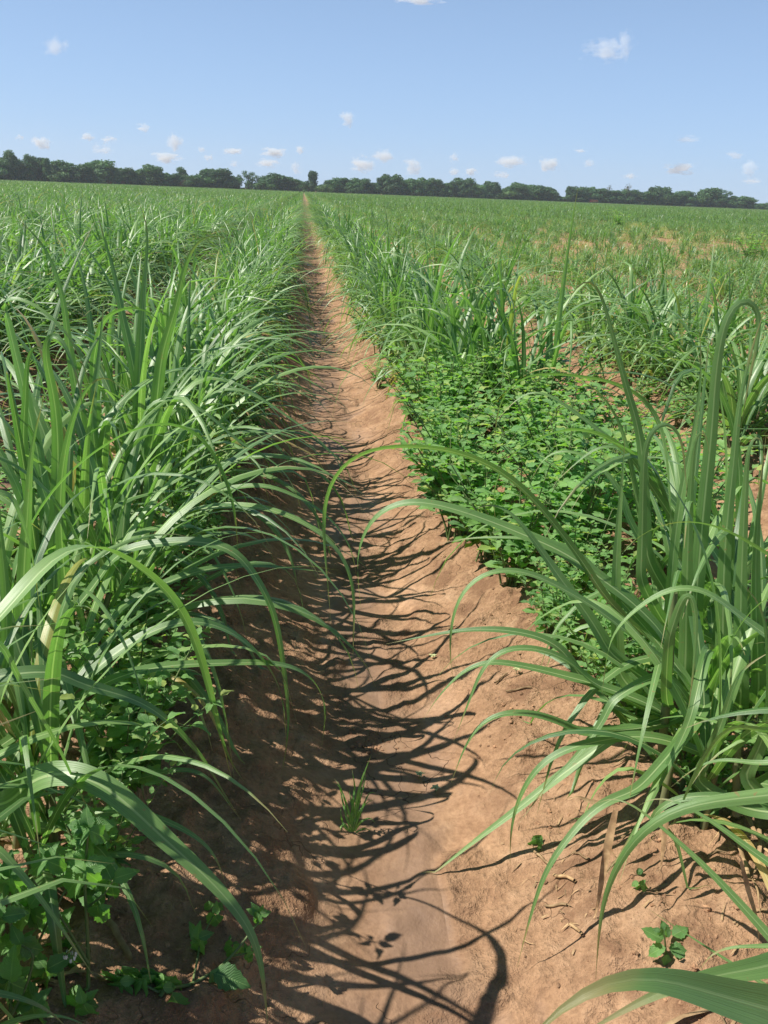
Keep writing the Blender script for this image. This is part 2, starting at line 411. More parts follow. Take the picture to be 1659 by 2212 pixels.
M_CROWN3 = crown_material('grey_tree_foliage', (0.09, 0.10, 0.07), (0.15, 0.16, 0.11), 0.3)

# ------------------------------------------------------------------ ground: one sheet to the horizon
def axis(segs):
    out = []
    for a, b, s in segs: out.append(np.arange(a, b, s))
    return np.unique(np.concatenate(out).round(5))
gx = axis([(-2500, -300, 200), (-300, -60, 20), (-60, -16, 1.6), (-16, -5, 0.16), (-5, -1.3, 0.05), (-1.3, 2.3, 0.0115), (2.3, 6, 0.045), (6, 22, 0.16), (22, 70, 1.6), (70, 400, 20), (400, 2501, 200)])
gy = axis([(-400, -20, 60), (-20, 0, 1.0), (0, 1.1, 0.05), (1.1, 3.6, 0.0115), (3.6, 6.5, 0.022), (6.5, 12, 0.05), (12, 30, 0.15), (30, 90, 1.0), (90, 900, 20), (900, 6001, 300)])
X, Yg = np.meshgrid(gx, gy)
Z = ground_z(X, Yg)
gm = MB()
P = np.stack([X, Yg, Z], -1)
t = ridge_t(X+0.05*fbm(X*0.3, Yg*0.8, 2))
wet = 1-sstep(0.03, 0.22, t+0.10*fbm(X*4, Yg*2.2, 3))
gm.grid(P, np.stack([wet, Yg], -1), 0.0)
gm.var = [np.maximum(sstep(0.16, 0.46, t), 0.8*sstep(0.02, 0.14, fbm(X*4.5+9, Yg*3.0+2, 3))).reshape(-1)]
# faces wind counter-clockwise seen from above
g = gm.build('ground', M_SOIL)
tag(g, 'red brown silty soil drawn up into long parallel planting ridges', 'ground', kind='structure')

# ------------------------------------------------------------------ sugarcane
def cane_blade_path(base, az, elev, L, bend, n=16, power=1.5, wob=0.12, droop=-1.35):
    s = np.linspace(0, 1, n)
    phi = elev-bend*s**power
    if random.random() < 0.22:                      # a blade folded over
        s0 = random.uniform(.4, .75); phi = phi-random.uniform(.5, 1.1)*sstep(s0, s0+.07, s)
    phi = np.maximum(phi, droop)
    a = az+wob*np.sin(s*3+random.random()*6)*s
    ds = L/(n-1)
    d = np.stack([np.cos(phi)*np.cos(a), np.cos(phi)*np.sin(a), np.sin(phi)], 1)
    P = base+np.concatenate([[[0, 0, 0]], np.cumsum((d[1:]+d[:-1])/2*ds, 0)])
    side = np.stack([-np.sin(a), np.cos(a), 0*a], 1)
    tw = random.uniform(-0.7, 0.7)*s
    Nn = norm(np.cross(side, d))
    side = side*np.cos(tw)[:, None]+Nn*np.sin(tw)[:, None]
    return P, side

def cane_plan(rad=0.16, shoots=9, h=1.0, ang_bias=None):
    """returns (stalk paths, blades) of a clump; blades are (P, side, width, var, fold)"""
    stalks = []; blades = []
    for k in range(shoots):
        a0 = random.uniform(0, 2*math.pi); rr = rad*math.sqrt(random.random())
        b = np.array([rr*math.cos(a0)*1.0, rr*math.sin(a0)*1.5, -0.03])
        lean = random.uniform(0.02, 0.40); sh = h*random.uniform(0.10, 0.30)
        top = b+np.array([math.cos(a0)*lean*sh, math.sin(a0)*lean*sh, sh+0.03])
        stalks.append((b, top, random.uniform(0.006, 0.011)))
        nl = random.randint(5, 7)
        az = random.uniform(0, 2*math.pi)
        for j in range(nl):
            f = j/(nl-1)
            base = b+(top-b)*(0.2+0.8*f)
            azj = az+(math.pi if j % 2 else 0)+random.uniform(-0.5, 0.5)
            elev = 0.75+0.72*f+random.uniform(-0.12, 0.12)
            elev = min(elev, 1.53)
            L = h*(0.52+0.52*math.sin(0.6+1.9*f))*random.uniform(0.75, 1.15)
            bend = random.uniform(1.5, 3.1)*(1.15-0.40*f)
            if f > 0.85 and random.random() < 0.40: bend = random.uniform(0.15, 1.3)
            P, side = cane_blade_path(base, azj, elev, L, bend, power=random.uniform(1.1, 2.6))
            P[:, 2] = np.maximum(P[:, 2], 0.01-0.16*np.clip(np.hypot(P[:, 0], 0)-0.2, 0, 1))
            var = np.clip(random.gauss(0.46, 0.24), 0, 0.90)
            if f < 0.2 and random.random() < 0.22: var = random.uniform(0.93, 1.0)
            w = random.uniform(0.020, 0.038)*(0.75+0.25*h)
            blades.append((P, side, w, var, random.uniform(0.1, 0.5)))
    return stalks, blades

def sub(P, k): 
    idx = np.unique(np.linspace(0, len(P)-1, k).round().astype(int)); return P[idx]

def stalk_tube(mb, b, top, r, nseg=7, mat=0):
    s = np.linspace(0, 1, 9)[:, None]
    P = b+(top-b)*s
    rad = r*(1.05-0.35*s[:, 0])
    rad[2::3] *= 1.14
    tube(mb, P, rad, random.random(), nseg, mat)

def clump_meshes(seed, h, across, seg, shoots=9, rad=0.16):
    random.seed(seed)
    st, bl = cane_plan(rad, shoots, h)
    fo = MB(); sk = MB()
    for P, side, w, var, fold in bl:
        blade(fo, sub(P, seg), sub(side, seg), w, var, across, fold)
    for b, top, r in st: stalk_tube(sk, b, top, r, 6)
    return fo, sk

NPROTO = 9
near_protos = []
for i in range(NPROTO):
    fo, sk = clump_meshes(100+i, 1.0, 5, 14, 11, 0.19)
    near_protos.append((fo.mesh('sugarcane_foliage', [M_CANE]), sk.mesh('sugarcane_stalks', [M_STALK])))

# ---- traced blades: picture path (1659 x 2212), distance at base and tip, width in m, owner clump
CL = {  # the nearest clumps, each built leaf by leaf: x, y, height, shoots, label
    'la': (-0.95, 1.12, 0.90, 6, 'nearest sugarcane clump at the left edge, its broad blades arching in from outside the picture'),
    'lb': (-0.68, 1.62, 0.92, 8, 'left ridge sugarcane clump with a broad blade hanging down to the bottom edge'),
    'lc': (-0.74, 2.15, 1.10, 9, 'sugarcane clump on the left ridge whose long blades arch right over the bare furrow'),
    'ld': (-0.62, 2.62, 1.12, 8, 'tall sugarcane clump third from the camera on the left ridge'),
    'le': (-0.72, 3.10, 1.25, 9, 'tallest upright sugarcane clump on the left ridge, its blades nearly reaching the horizon'),
    'lf': (-0.60, 3.62, 1.10, 9, 'sugarcane clump on the left ridge just behind the tallest upright one'),
    'ra': (1.00, 1.86, 0.85, 5, 'sugarcane clump with a thick purple brown jointed stalk, in front of the weed patch'),
    'rb': (1.24, 2.18, 1.05, 8, 'tall dense sugarcane clump at the right edge with broad upright folded blades'),
    'rc': (1.30, 1.45, 0.8, 3, 'sugarcane clump at the lower right edge whose wide blades bend down onto the soil'),
    'rd': (0.98, 0.62, 0.75, 0, 'sugarcane clump outside the bottom right corner, showing only very wide close blades'),
}
TR = [
 # left side
 ([(0,1340),(70,1250),(120,1190),(170,1158),(205,1165),(270,1205),(345,1255),(400,1330),(440,1440),(470,1560),(490,1640),(540,1705)],1.30,1.85,.034,'la',.15),
 ([(0,1052),(30,1085),(55,1135),(75,1230),(85,1310)],1.5,1.5,.03,'la',.5),
 ([(20,1290),(55,1155),(90,1095),(150,1020),(215,970),(280,930),(350,912),(400,917),(440,947),(480,1016),(505,1090),(515,1200)],1.95,2.3,.032,'lc',.3),
 ([(150,1420),(200,1384),(260,1314),(320,1279),(380,1249),(450,1229),(525,1221),(600,1225),(700,1235),(725,1241)],2.05,2.4,.028,'lc',.3),
 ([(200,1280),(250,1190),(310,1179),(380,1169),(450,1171),(510,1184),(545,1239),(580,1289),(600,1359),(612,1439),(625,1549),(620,1610),(607,1680)],2.15,2.0,.026,'lc',.4),
 ([(330,1220),(400,1084),(480,1059),(570,1046),(620,1064),(690,1099),(730,1139),(760,1184),(772,1260)],2.7,2.6,.025,'ld',.3),
 ([(300,1240),(380,1119),(450,1096),(530,1091),(600,1104),(690,1149),(740,1199),(765,1274),(763,1374),(762,1449)],2.55,2.3,.024,'ld',.3),
 ([(140,1530),(225,1474),(300,1449),(380,1436),(450,1434),(550,1431),(625,1436),(665,1454),(695,1494),(705,1529),(695,1614)],1.8,2.05,.024,'lb',.3),
 ([(95,1549),(165,1479),(280,1389),(340,1359),(400,1339),(450,1344),(510,1369),(555,1409),(590,1454),(612,1514),(618,1600)],1.8,2.0,.027,'lb',.3),
 ([(100,1440),(175,1479),(240,1494),(310,1519),(360,1554),(400,1594),(440,1640),(480,1709),(520,1769)],1.6,1.75,.027,'lb',.5),
 ([(5,1760),(50,1694),(110,1669),(165,1669),(215,1689),(260,1724),(310,1769),(360,1819),(420,1869),(480,1929),(530,1989),(555,2034),(567,2099),(580,2230)],1.45,1.18,.046,'lb',.6),
 ([(-40,1820),(0,1842),(40,1879),(85,1939),(130,1999),(165,2054),(207,2114)],1.25,1.18,.024,'la',.6),
 ([(90,1800),(165,1764),(240,1754),(310,1759),(370,1779),(425,1809),(465,1849),(490,1919)],1.6,1.5,.022,'lb',.4),
 ([(130,1770),(200,1719),(280,1689),(370,1664),(425,1664),(460,1689),(485,1724),(522,1774)],1.7,1.7,.022,'lb',.3),
 ([(-20,1360),(0,1395),(60,1500),(130,1620),(165,1700),(200,1765),(232,1819)],1.35,1.42,.018,'la',.6),
 ([(-60,2140),(0,2145),(50,2158),(100,2178),(150,2225)],1.05,1.05,.03,'la',.5),
 ([(-30,2230),(30,2205),(90,2193),(150,2197),(200,2225)],1.1,1.1,.022,'la',.5),
 ([(320,1000),(335,907),(350,767),(380,667),(400,572),(425,517),(450,504),(475,501),(500,520)],3.0,2.9,.046,'le',.8),
 ([(300,960),(300,850),(305,717),(312,607),(320,507),(312,460),(300,437)],3.2,3.2,.046,'le',.8),
 ([(310,920),(290,800),(265,687),(245,582),(225,517),(208,450)],3.2,3.3,.042,'le',.8),
 ([(125,1040),(125,947),(117,857),(103,797),(95,747),(100,712),(118,703),(135,727),(150,767),(172,830),(180,900)],2.3,2.15,.036,'lc',.8),
 ([(60,1040),(50,957),(55,857),(58,782),(65,747),(80,732),(100,755),(110,830)],2.35,2.25,.032,'lc',.8),
 ([(190,1000),(170,870),(150,760),(135,640),(100,537),(60,492),(25,462)],3.0,3.0,.042,'ld',.8),
 ([(200,800),(215,710),(225,687),(260,667),(310,667),(345,690),(365,740),(375,800)],3.1,3.0,.028,'le',.4),
 ([(450,780),(520,727),(590,712),(650,712),(725,730),(770,757)],4.6,4.6,.03,'lf',.3),
 ([(400,900),(440,800),(500,750),(560,745),(590,790),(607,850)],3.7,3.6,.028,'lf',.3),
 ([(330,1060),(300,950),(330,860),(430,880),(520,960),(600,1000),(640,1060),(655,1120)],2.9,2.8,.024,'ld',.3),
 ([(380,960),(440,860),(520,840),(620,900),(700,960),(740,1010),(752,1080)],3.4,3.2,.024,'le',.2),
 ([(460,880),(520,800),(600,790),(680,830),(740,870),(775,920)],4.0,3.9,.024,'lf',.2),
 # more upright blades standing among the left clumps
 ([(60,1500),(50,1300),(60,1100),(70,960),(95,860)],1.75,1.75,.034,'lb',.8),
 ([(150,1420),(140,1250),(130,1080),(150,930),(190,830),(240,800),(265,850)],2.2,2.2,.034,'lc',.7),
 ([(220,1250),(260,1080),(300,960),(360,850),(430,770),(500,720)],2.8,2.9,.032,'ld',.6),
 ([(10,1480),(15,1300),(-5,1100),(-10,900)],1.7,1.7,.04,'la',.8),
 ([(240,1180),(215,1040),(200,900),(215,760),(225,640)],2.75,2.8,.03,'ld',.7),
 ([(20,700),(0,640),(40,640),(120,690),(170,760),(200,850)],2.5,2.4,.03,'lc',.4),
 # right side
 ([(1330,1329),(1270,1229),(1210,1149),(1150,1074),(1080,1014),(995,976),(930,966),(850,962),(790,970),(740,995),(710,1040),(697,1100),(700,1180),(708,1260),(715,1345)],1.95,2.05,.025,'ra',.45),
 ([(1380,1309),(1315,1264),(1230,1199),(1140,1159),(1055,1124),(980,1099),(905,1081),(860,1084),(815,1105),(785,1149),(770,1220),(780,1314)],1.95,2.15,.032,'ra',.5),
 ([(1354,1364),(1280,1309),(1210,1269),(1150,1239),(1090,1229),(1040,1239),(1000,1274),(980,1319),(972,1374),(972,1434),(980,1474)],1.8,1.75,.024,'ra',.35),
 ([(1330,1429),(1270,1329),(1210,1249),(1140,1149),(1095,1100),(1050,1085),(1010,1110)],1.9,2.0,.034,'ra',.6),
 ([(1315,1269),(1240,1189),(1150,1164),(1055,1161),(1000,1164),(945,1176)],2.0,2.1,.026,'ra',.4),
 ([(1265,1479),(1210,1399),(1140,1369),(1055,1359),(980,1364),(895,1379),(835,1391)],1.85,1.95,.026,'ra',.4),
 ([(1290,1479),(1200,1455),(1130,1439),(1065,1429),(1015,1441),(975,1474),(940,1514),(915,1554)],1.8,1.85,.026,'ra',.3),
 ([(1290,1484),(1230,1429),(1170,1404),(1110,1399),(1070,1414),(1040,1449),(1010,1524),(980,1600)],1.8,1.75,.022,'ra',.3),
 ([(1270,1589),(1180,1549),(1110,1539),(1060,1549),(1025,1579),(1000,1624),(975,1690)],1.75,1.75,.026,'ra',.3),
 ([(1390,1560),(1330,1590),(1200,1684),(1110,1754),(1010,1829),(897,1919)],1.78,1.76,.026,'ra',.5),
 ([(1540,1640),(1500,1620),(1420,1594),(1350,1591),(1280,1604),(1220,1619),(1170,1649),(1130,1704),(1110,1759),(1102,1809),(1102,1864)],1.7,1.65,.026,'ra',.4),
 ([(1400,1690),(1355,1714),(1310,1729),(1270,1759),(1220,1819),(1180,1879),(1155,1949),(1135,2019),(1117,2089)],1.55,1.42,.026,'ra',.6),
 ([(1330,1500),(1300,1560),(1240,1640),(1180,1700),(1120,1780)],1.75,1.7,.022,'ra',.5),
 ([(1500,1510),(1490,1560),(1430,1680),(1390,1760),(1330,1860),(1300,1900)],1.6,1.55,.024,'ra',.6),
 ([(1355,979),(1310,945),(1267,908),(1224,879),(1190,853),(1153,841),(1133,848),(1098,879),(1064,919)],2.5,2.6,.026,'rb',.5),
 ([(1420,1070),(1340,960),(1264,928),(1224,925),(1181,939),(1133,962),(1096,985),(1075,1022),(1066,1051),(1064,1088),(1073,1139),(1078,1168)],2.2,2.2,.026,'rb',.4),
 ([(1360,1130),(1341,1065),(1310,1022),(1281,994),(1253,979),(1210,972),(1178,985),(1158,1016),(1144,1045)],2.3,2.4,.026,'rb',.5),
 ([(1420,1040),(1355,973),(1310,962),(1281,971),(1239,1005),(1196,1045)],2.3,2.3,.026,'rb',.5),
 ([(1454,1180),(1430,930),(1390,857),(1330,827),(1253,813),(1153,805),(1124,808),(1098,830),(1078,868),(1070,899),(1068,979)],2.1,2.3,.026,'rb',.4),
 ([(1500,1340),(1520,1100),(1540,907),(1545,807),(1560,717),(1575,647),(1600,622),(1630,622),(1649,647),(1649,687),(1632,757),(1615,832),(1600,932)],2.0,1.95,.038,'rb',1.0),
 ([(1400,1240),(1385,957),(1355,847),(1330,747),(1305,657),(1290,597),(1275,579),(1255,587),(1235,627),(1215,680)],2.1,2.1,.030,'rb',.8),
 ([(1385,1280),(1390,1007),(1395,947),(1410,912),(1440,897),(1465,912),(1475,957),(1480,1017),(1485,1080)],1.95,1.9,.031,'rb',.9),
 ([(1400,1200),(1355,972),(1330,897),(1295,847),(1260,822),(1225,817)],2.2,2.2,.024,'rb',.5),
 ([(1480,1500),(1485,1200),(1495,1010),(1505,915),(1520,900),(1530,925),(1532,980)],1.9,1.85,.040,'rb',.9),
 ([(1600,1540),(1600,1300),(1608,1100),(1618,935),(1632,915),(1650,925),(1655,1000)],1.75,1.75,.041,'rb',.9),
 ([(1640,1500),(1632,1250),(1640,1080),(1655,940)],1.75,1.75,.041,'rb',.9),
 ([(1560,1500),(1565,1200),(1585,1000),(1600,850),(1640,700),(1659,650)],1.95,1.95,.040,'rb',.9),
 ([(1440,1450),(1450,1250),(1470,1080),(1500,930),(1515,800),(1510,700)],2.0,2.05,.030,'rb',.8),
 ([(1340,1480),(1330,1300),(1335,1150),(1345,1020),(1350,940)],1.95,2.0,.034,'ra',.8),
 ([(1720,1240),(1659,1199),(1570,1144),(1490,1124),(1420,1134),(1370,1164),(1330,1204)],1.5,1.55,.022,'rc',.4),
 ([(1640,1360),(1600,1334),(1540,1284),(1475,1264),(1410,1289),(1360,1329),(1320,1374),(1300,1500)],1.55,1.6,.022,'rc',.4),
 ([(1720,1275),(1659,1289),(1610,1329),(1560,1429),(1540,1500),(1530,1580)],1.4,1.4,.022,'rc',.4),
 ([(1440,1400),(1470,1300),(1490,1262),(1503,1330),(1500,1429),(1485,1549)],1.65,1.6,.026,'ra',.9),
 ([(1790,1700),(1659,1719),(1530,1731),(1440,1754),(1380,1799),(1340,1854),(1310,1919),(1295,1999),(1287,2114)],1.15,1.22,.036,'rc',.95),
 ([(1730,2100),(1659,2019),(1530,1879),(1420,1779),(1345,1722),(1310,1714),(1285,1738)],1.2,1.45,.026,'rc',.7),
 ([(1720,1900),(1640,1850),(1560,1790),(1480,1740),(1420,1720),(1380,1740)],1.3,1.5,.024,'rc',.5),
 ([(1750,2215),(1659,2179),(1545,2149),(1470,2124),(1395,2099),(1330,2104),(1270,2124),(1205,2169),(1120,2270)],.50,.46,.100,'rd',1.0),
 ([(1760,2075),(1659,2089),(1530,2109),(1455,2129),(1370,2169),(1230,2250)],.66,.62,.066,'rd',1.0),
 ([(1760,2040),(1659,2044),(1570,2046),(1530,2064),(1508,2104)],.98,1.0,.018,'rd',.5),
 ([(1720,2165),(1659,2134),(1595,2089),(1530,2049),(1455,1999),(1385,1954)],1.1,1.25,.014,'rd',.5),
 ([(1390,1770),(1450,1789),(1470,1849),(1490,1939),(1515,2029)],1.5,1.45,.018,'rc',.7),
 ([(1720,1560),(1659,1590),(1590,1560),(1520,1640),(1480,1720),(1450,1790)],1.35,1.5,.024,'rc',.5),
 ([(1600,1700),(1659,1560),(1659,1400),(1640,1300),(1600,1260)],1.5,1.5,.034,'rc',.7),
 ([(1500,1700),(1560,1560),(1600,1450),(1680,1400)],1.6,1.5,.034,'rc',.7),
 ([(1720,1640),(1640,1650),(1560,1640),(1500,1660),(1450,1700)],1.4,1.5,.020,'rc',.4),
]
DRYTR = [
 ([(1330,1720),(1290,1735),(1250,1722),(1225,1728)],1.6,1.6,.012,'ra',.5),
 ([(1330,1750),(1315,1820),(1300,1900),(1290,1960),(1278,2000)],1.5,1.48,.016,'ra',.6),
 ([(1440,1760),(1432,1830),(1428,1870),(1422,1885)],1.45,1.45,.012,'ra',.6),
 ([(1600,1860),(1615,1920),(1635,1990),(1640,2050)],1.3,1.28,.010,'rc',.6),
]
owners = {}
def local(o, P): return P-np.array(o.location)
for key, (x, y, h, shoots, label) in CL.items():
    z = float(ground_z(x, y, False))
    root = empty('sugarcane_clump', (x, y, z))
    tag(root, label, 'sugarcane', 'nearest sugarcane clumps beside the furrow')
    owners[key] = root
    random.seed(hash(key) % 1 + sum(map(ord, key))*7)
    if shoots:
        st, bl = cane_plan(0.15, shoots, h)
        for b, top, r in st:
            mb = MB(); stalk_tube(mb, b, top, r, 8); mb.build('stalk', M_STALK, root)
        for P, side, w, var, fold in bl[:60]:
            if var > 0.93 and key in ('la', 'lb'): var = 0.6
            mb = MB(); blade(mb, P, side, w, var, 5, fold, wav=0.06); mb.build('leaf', M_CANE, root)
def trace(entry, dry=False):
    pts, y0, y1, w, key, face = entry; w *= 0.95+0.4*(1-face)
    root = owners[key]; ox, oy, oz = root.location
    n = len(pts)
    pp = resample(np.array(pts, float), 60)
    for _ in range(6): pp[1:-1] = (pp[:-2]+pp[2:])*.25+pp[1:-1]*.5
    tt = np.linspace(0, 1, 60)
    P = np.array([unproj(a, b, y0+(y1-y0)*t) for (a, b), t in zip(pp, tt)])
    start = np.array([ox+random.uniform(-.08, .08), oy+random.uniform(-.08, .08), oz+random.uniform(0.12, 0.28)])
    d = np.linalg.norm(P[0]-start)
    if d > 0.12 and not dry:
        T = norm(P[0]-P[2])
        midp = P[0]+T*d*0.35; midp = midp*0.6+start*0.4+np.array([0, 0, 0.05*d])
        pre = [start, midp] if midp[2] > start[2]*0.7 else [start]
        P = resample(np.vstack([pre, P[2::3]]), 56)
        for _ in range(5): P[1:-1] = (P[:-2]+P[2:])*.25+P[1:-1]*.5
    gz = ground_z(P[:, 0], P[:, 1])
    P[:, 2] = np.maximum(P[:, 2], gz+0.006)
    T = norm(np.gradient(P, axis=0))
    view = norm(P-EYE)
    hor = norm(np.cross(T, np.array([0, 0, 1.0]))+1e-4)
    scr = norm(np.cross(T, view))
    sg = np.sign(np.sum(hor*scr, 1, keepdims=True)); sg[sg == 0] = 1
    # keep one sign along the blade
    for i in range(1, len(hor)):
        if np.dot(hor[i], hor[i-1]) < 0: hor[i:] *= -1
    for i in range(1, len(scr)):
        if np.dot(scr[i], scr[i-1]) < 0: scr[i:] *= -1
    if np.sum(hor*scr) < 0: scr = -scr
    side = norm(hor*(1-face)+scr*face)
    mb = MB()
    var = random.uniform(0.95, 1.0) if dry else random.uniform(0.3, 0.66)
    blade(mb, local(root, P), side, w, var, 5, 0.22, base=0.6, wav=0.05)
    mb.build('leaf', M_STRAW if dry else M_CANE, root)
random.seed(5)
for e in TR: trace(e)
for e in DRYTR: trace(e, True)
# the visible thick jointed stalk of clump ra, and two thinner ones
def px_stalk(key, pts, r, y):
    root = owners[key]
    P = resample([unproj(a, b, y) for a, b in pts], 22)
    rad = np.full(22, r)*np.linspace(1.08, 0.8, 22); rad[[5, 10, 15, 19]] *= 1.16
    mb = MB(); tube(mb, local(root, P), rad, 0.5, 12); mb.build('stalk', M_STALK, root)
px_stalk('ra', [(1420, 1760), (1428, 1640), (1437, 1540), (1448, 1400), (1456, 1280)], 0.0105, 1.78)
px_stalk('ra', [(1425, 1770), (1435, 1720), (1455, 1640), (1490, 1540), (1520, 1440)], 0.0085, 1.72)
px_stalk('rc', [(1590, 1760), (1592, 1640), (1600, 1540)], 0.009, 1.62)

# ---- rows of clumps
def row_x(i): return XF+ROW*(i+0.5)          # i = 0 right ridge, -1 left ridge
near_xy = [(v[0], v[1]) for v in CL.values()]
cand = []
random.seed(21)
def patch_factor(x, y):
    """height factor of the stand: 0 = bare. The right part of the field is shorter and patchy."""
    n = float(fbm(np.array(x*0.10+40), np.array(y*0.07+9), 3))*2      # about -1..1
    right = float(sstep(2.0, 4.5, x))*(1-float(sstep(75, 130, y)))
    h = 1.0+0.16*n-right*(0.26-0.3*n)
    # bare brown spots seen to the right
    for cx, cy, rx, ry in ((13.5, 29, 3.6, 2.2), (9.5, 20, 2, 1.4), (19, 56, 7, 4), (6.2, 15.5, 1.3, 1.6), (21, 36, 3.5, 2.5), (33, 62, 7, 4), (3.0, 11.0, 0.5, 0.7)):
        d = math.hypot((x-cx)/rx, (y-cy)/ry)
        if d < 1: h *= 0.70+0.30*d**2
    return h
for i in range(-60, 90):
    x0 = row_x(i)
    y = (1.0 if i in (0, -1) else -1.5)+random.random()*0.4
    while y < 62:
        step = random.uniform(0.34, 0.52) if y < 25 else random.uniform(0.5, 0.75)
        x = x0+random.uniform(-0.10, 0.10)
        if y > 5.5 and i in (0, -1): x += (0.02 if i == -1 else -0.16)*min(1, (y-5.5)/3)
        ok = True
        if abs(i) <= 1 and y < 4.1 and i == -1: ok = False
        if i == 0 and y < 5.15: ok = False
        hf = patch_factor(x, y)*random.uniform(0.86, 1.14)
        if hf < 0.5 and random.random() < 0.35: ok = False
        if x > 2.2 and y < 60 and random.random() < 0.10: ok = False
        if i == 1 and 2.3 < y < 3.4: ok = False
        if x0 > 2 and 9 < y < 75: hf *= 0.88
        if ok:
            px, py, d = proj((x, y, 0.5))
            cand.append((x, y, hf, i, px, py, d))
        y += step
inview = [c for c in cand if c[6] > 0.3 and -140 < c[4] < 1800 and c[5] < 2500]
inview.sort(key=lambda c: c[6])
things = inview[:288]; tset = set(id(c) for c in things)
rest = [c for c in cand if id(c) not in tset]

ROWNAME = {-1: 'the left ridge beside the bare furrow', 0: 'the right ridge beside the bare furrow, beyond the weed patch',
           -2: 'the second ridge left of the furrow', 1: 'the second ridge right of the furrow', -3: 'the third ridge left of the furrow', 2: 'the third ridge right of the furrow',
           -4: 'the fourth ridge left of the furrow', 3: 'the fourth ridge right of the furrow'}
ORD = ['first', 'second', 'third', 'fourth', 'fifth', 'sixth', 'seventh', 'eighth', 'ninth', 'tenth', 'eleventh', 'twelfth', 'thirteenth', 'fourteenth', 'fifteenth',
       'sixteenth', 'seventeenth', 'eighteenth', 'nineteenth', 'twentieth']
cnt = {}
random.seed(33)
for c in sorted(things, key=lambda c: (c[3], c[1])):
    x, y, hf, i, px, py, d = c
    k = cnt.get(i, 0); cnt[i] = k+1
    pr = near_protos[random.randrange(NPROTO)]
    z = float(ground_z(x, y, False))
    root = empty('sugarcane_clump', (x, y, z), random.uniform(0, 6.28))
    s = 0.94*hf
    kx = 1.32 if i < -1 else (1.2 if i > 0 else 1.0)
    root.scale = (s*kx, s*kx, s*(1.05 if i < 0 else (1.12 if i == 0 else 1)))
    a = bpy.data.objects.new('foliage', pr[0]); b = bpy.data.objects.new('stalks', pr[1])
    for o in (a, b): COL.objects.link(o); o.parent = root
    if i in ROWNAME and k < 12 and y < 14:
        where = ROWNAME[i]
        if i == -1: lab = '%s sugarcane clump beyond the tall near ones on the left ridge' % ORD[k]
        elif i == 0: lab = '%s sugarcane clump behind the weed patch on the right ridge' % ORD[k]
        else: lab = '%s sugarcane clump from the camera on %s' % (ORD[k], where)
        tag(root, lab, 'sugarcane', 'sugarcane clumps on '+where)
    else:
        if i in ROWNAME:
            tag(root, 'small distant sugarcane clump farther along '+ROWNAME[i].split(',')[0], 'sugarcane', 'far sugarcane clumps on '+ROWNAME[i])
        elif i < 0:
            tag(root, 'sugarcane clump in the thick outer rows at the left of the field', 'sugarcane', 'sugarcane clumps in the outer left rows')
        else:
            tag(root, 'sugarcane clump in the shorter patchy outer rows at the right of the field', 'sugarcane', 'sugarcane clumps in the outer right rows')

# ---- the rest of the field: one object of instanced clumps
src = bpy.data.collections.new('sugarcane_sources')      # not linked to the scene
srcs = []
for i in range(6):
    fo, sk = clump_meshes(300+i, 1.0, 3, 9)
    sk.var = [v_*0+.4 for v_ in sk.var]
    for q in range(len(fo.var)): fo.var[q] = np.where(fo.var[q] < .9, np.maximum(0, fo.var[q]-0.14), fo.var[q])
    fo.add(sk)
    srcs.append(fo)
for i, fo in enumerate(srcs):
    src.objects.link(bpy.data.objects.new('field_source_%d' % i, fo.mesh('field_clump', [M_CANE])))
random.seed(350); dry = MB()                             # short half dead tuft of the bare spots
for k in range(46):
    P, side = cane_blade_path(np.array([random.uniform(-.25, .25), random.uniform(-.3, .3), 0]), random.uniform(0, 6.28), random.uniform(.7, 1.5), random.uniform(.25, .55), random.uniform(.5, 2.4), 7)
    blade(dry, P, side, random.uniform(.008, .02), random.choice([.5, .7, .93, .96, .97, .98]), 2, 0)
src.objects.link(bpy.data.objects.new('field_source_z', dry.mesh('field_dry_tuft', [M_CANE])))
# larger pieces of row for the far field
for i in range(4):
    random.seed(500+i)
    big = MB()
    for r_ in range(3):
        for k in range(9):
            st, bl = cane_plan(0.2, 4, random.uniform(0.85, 1.1))
            cx = (r_-1)*ROW+random.uniform(-.15, .15); cy = (k-4)*0.62+random.uniform(-.2, .2)
            for P, side, w, var, fold in bl:
                if random.random() < 0.75:
                    var = max(0, var-0.22)*0.85
                    blade(big, sub(P, 6)+np.array([cx, cy, 0]), sub(side, 6), w*1.7, var, 2, 0.0)
    src.objects.link(bpy.data.objects.new('field_source_%d' % (6+i), big.mesh('field_rows', [M_CANE])))

pts = []; idx = []; rot = []; scl = []
for x, y, hf, i, px, py, d in rest:
    if y > 8 and not (-260 < px < 1920): continue
    pts.append((x, y, float(ground_z(x, y, False)))); idx.append(10 if (hf < 0.60 and x > 3 and random.random() < .4) else random.randrange(6))
    rot.append((0, 0, random.uniform(0, 6.28))); s = 0.94*hf; k = s*(1.32 if i < -1 else 1.2); s *= 1.05 if i < 0 else 1
    if y > 25: k *= 1.15
    scl.append((k, k, s))
def tree_line_Y(x):            # the far edge of the field
    return 418+0.42*(x+150)
for k in range(1500):                                     # dry tufts between the rows to the right
    x = random.uniform(3, 40); y = random.uniform(10, 62)
    if patch_factor(x, y) < random.uniform(.5, .95):
        pts.append((x, y, float(ground_z(x, y, False)))); idx.append(10); rot.append((0, 0, random.uniform(0, 6.28))); q = random.uniform(.7, 1.3); scl.append((q, q, q))
for x, y in ((-0.88, 0.86), (-0.80, 0.42), (-0.95, 0.1)):  # unseen clumps left of the camera, added to cast shadows on the near furrow
    pts.append((x, y, RIDGE)); idx.append(random.randrange(6)); rot.append((0, 0, random.uniform(0, 6.28))); scl.append((.95, .95, .95))
y = 64.8
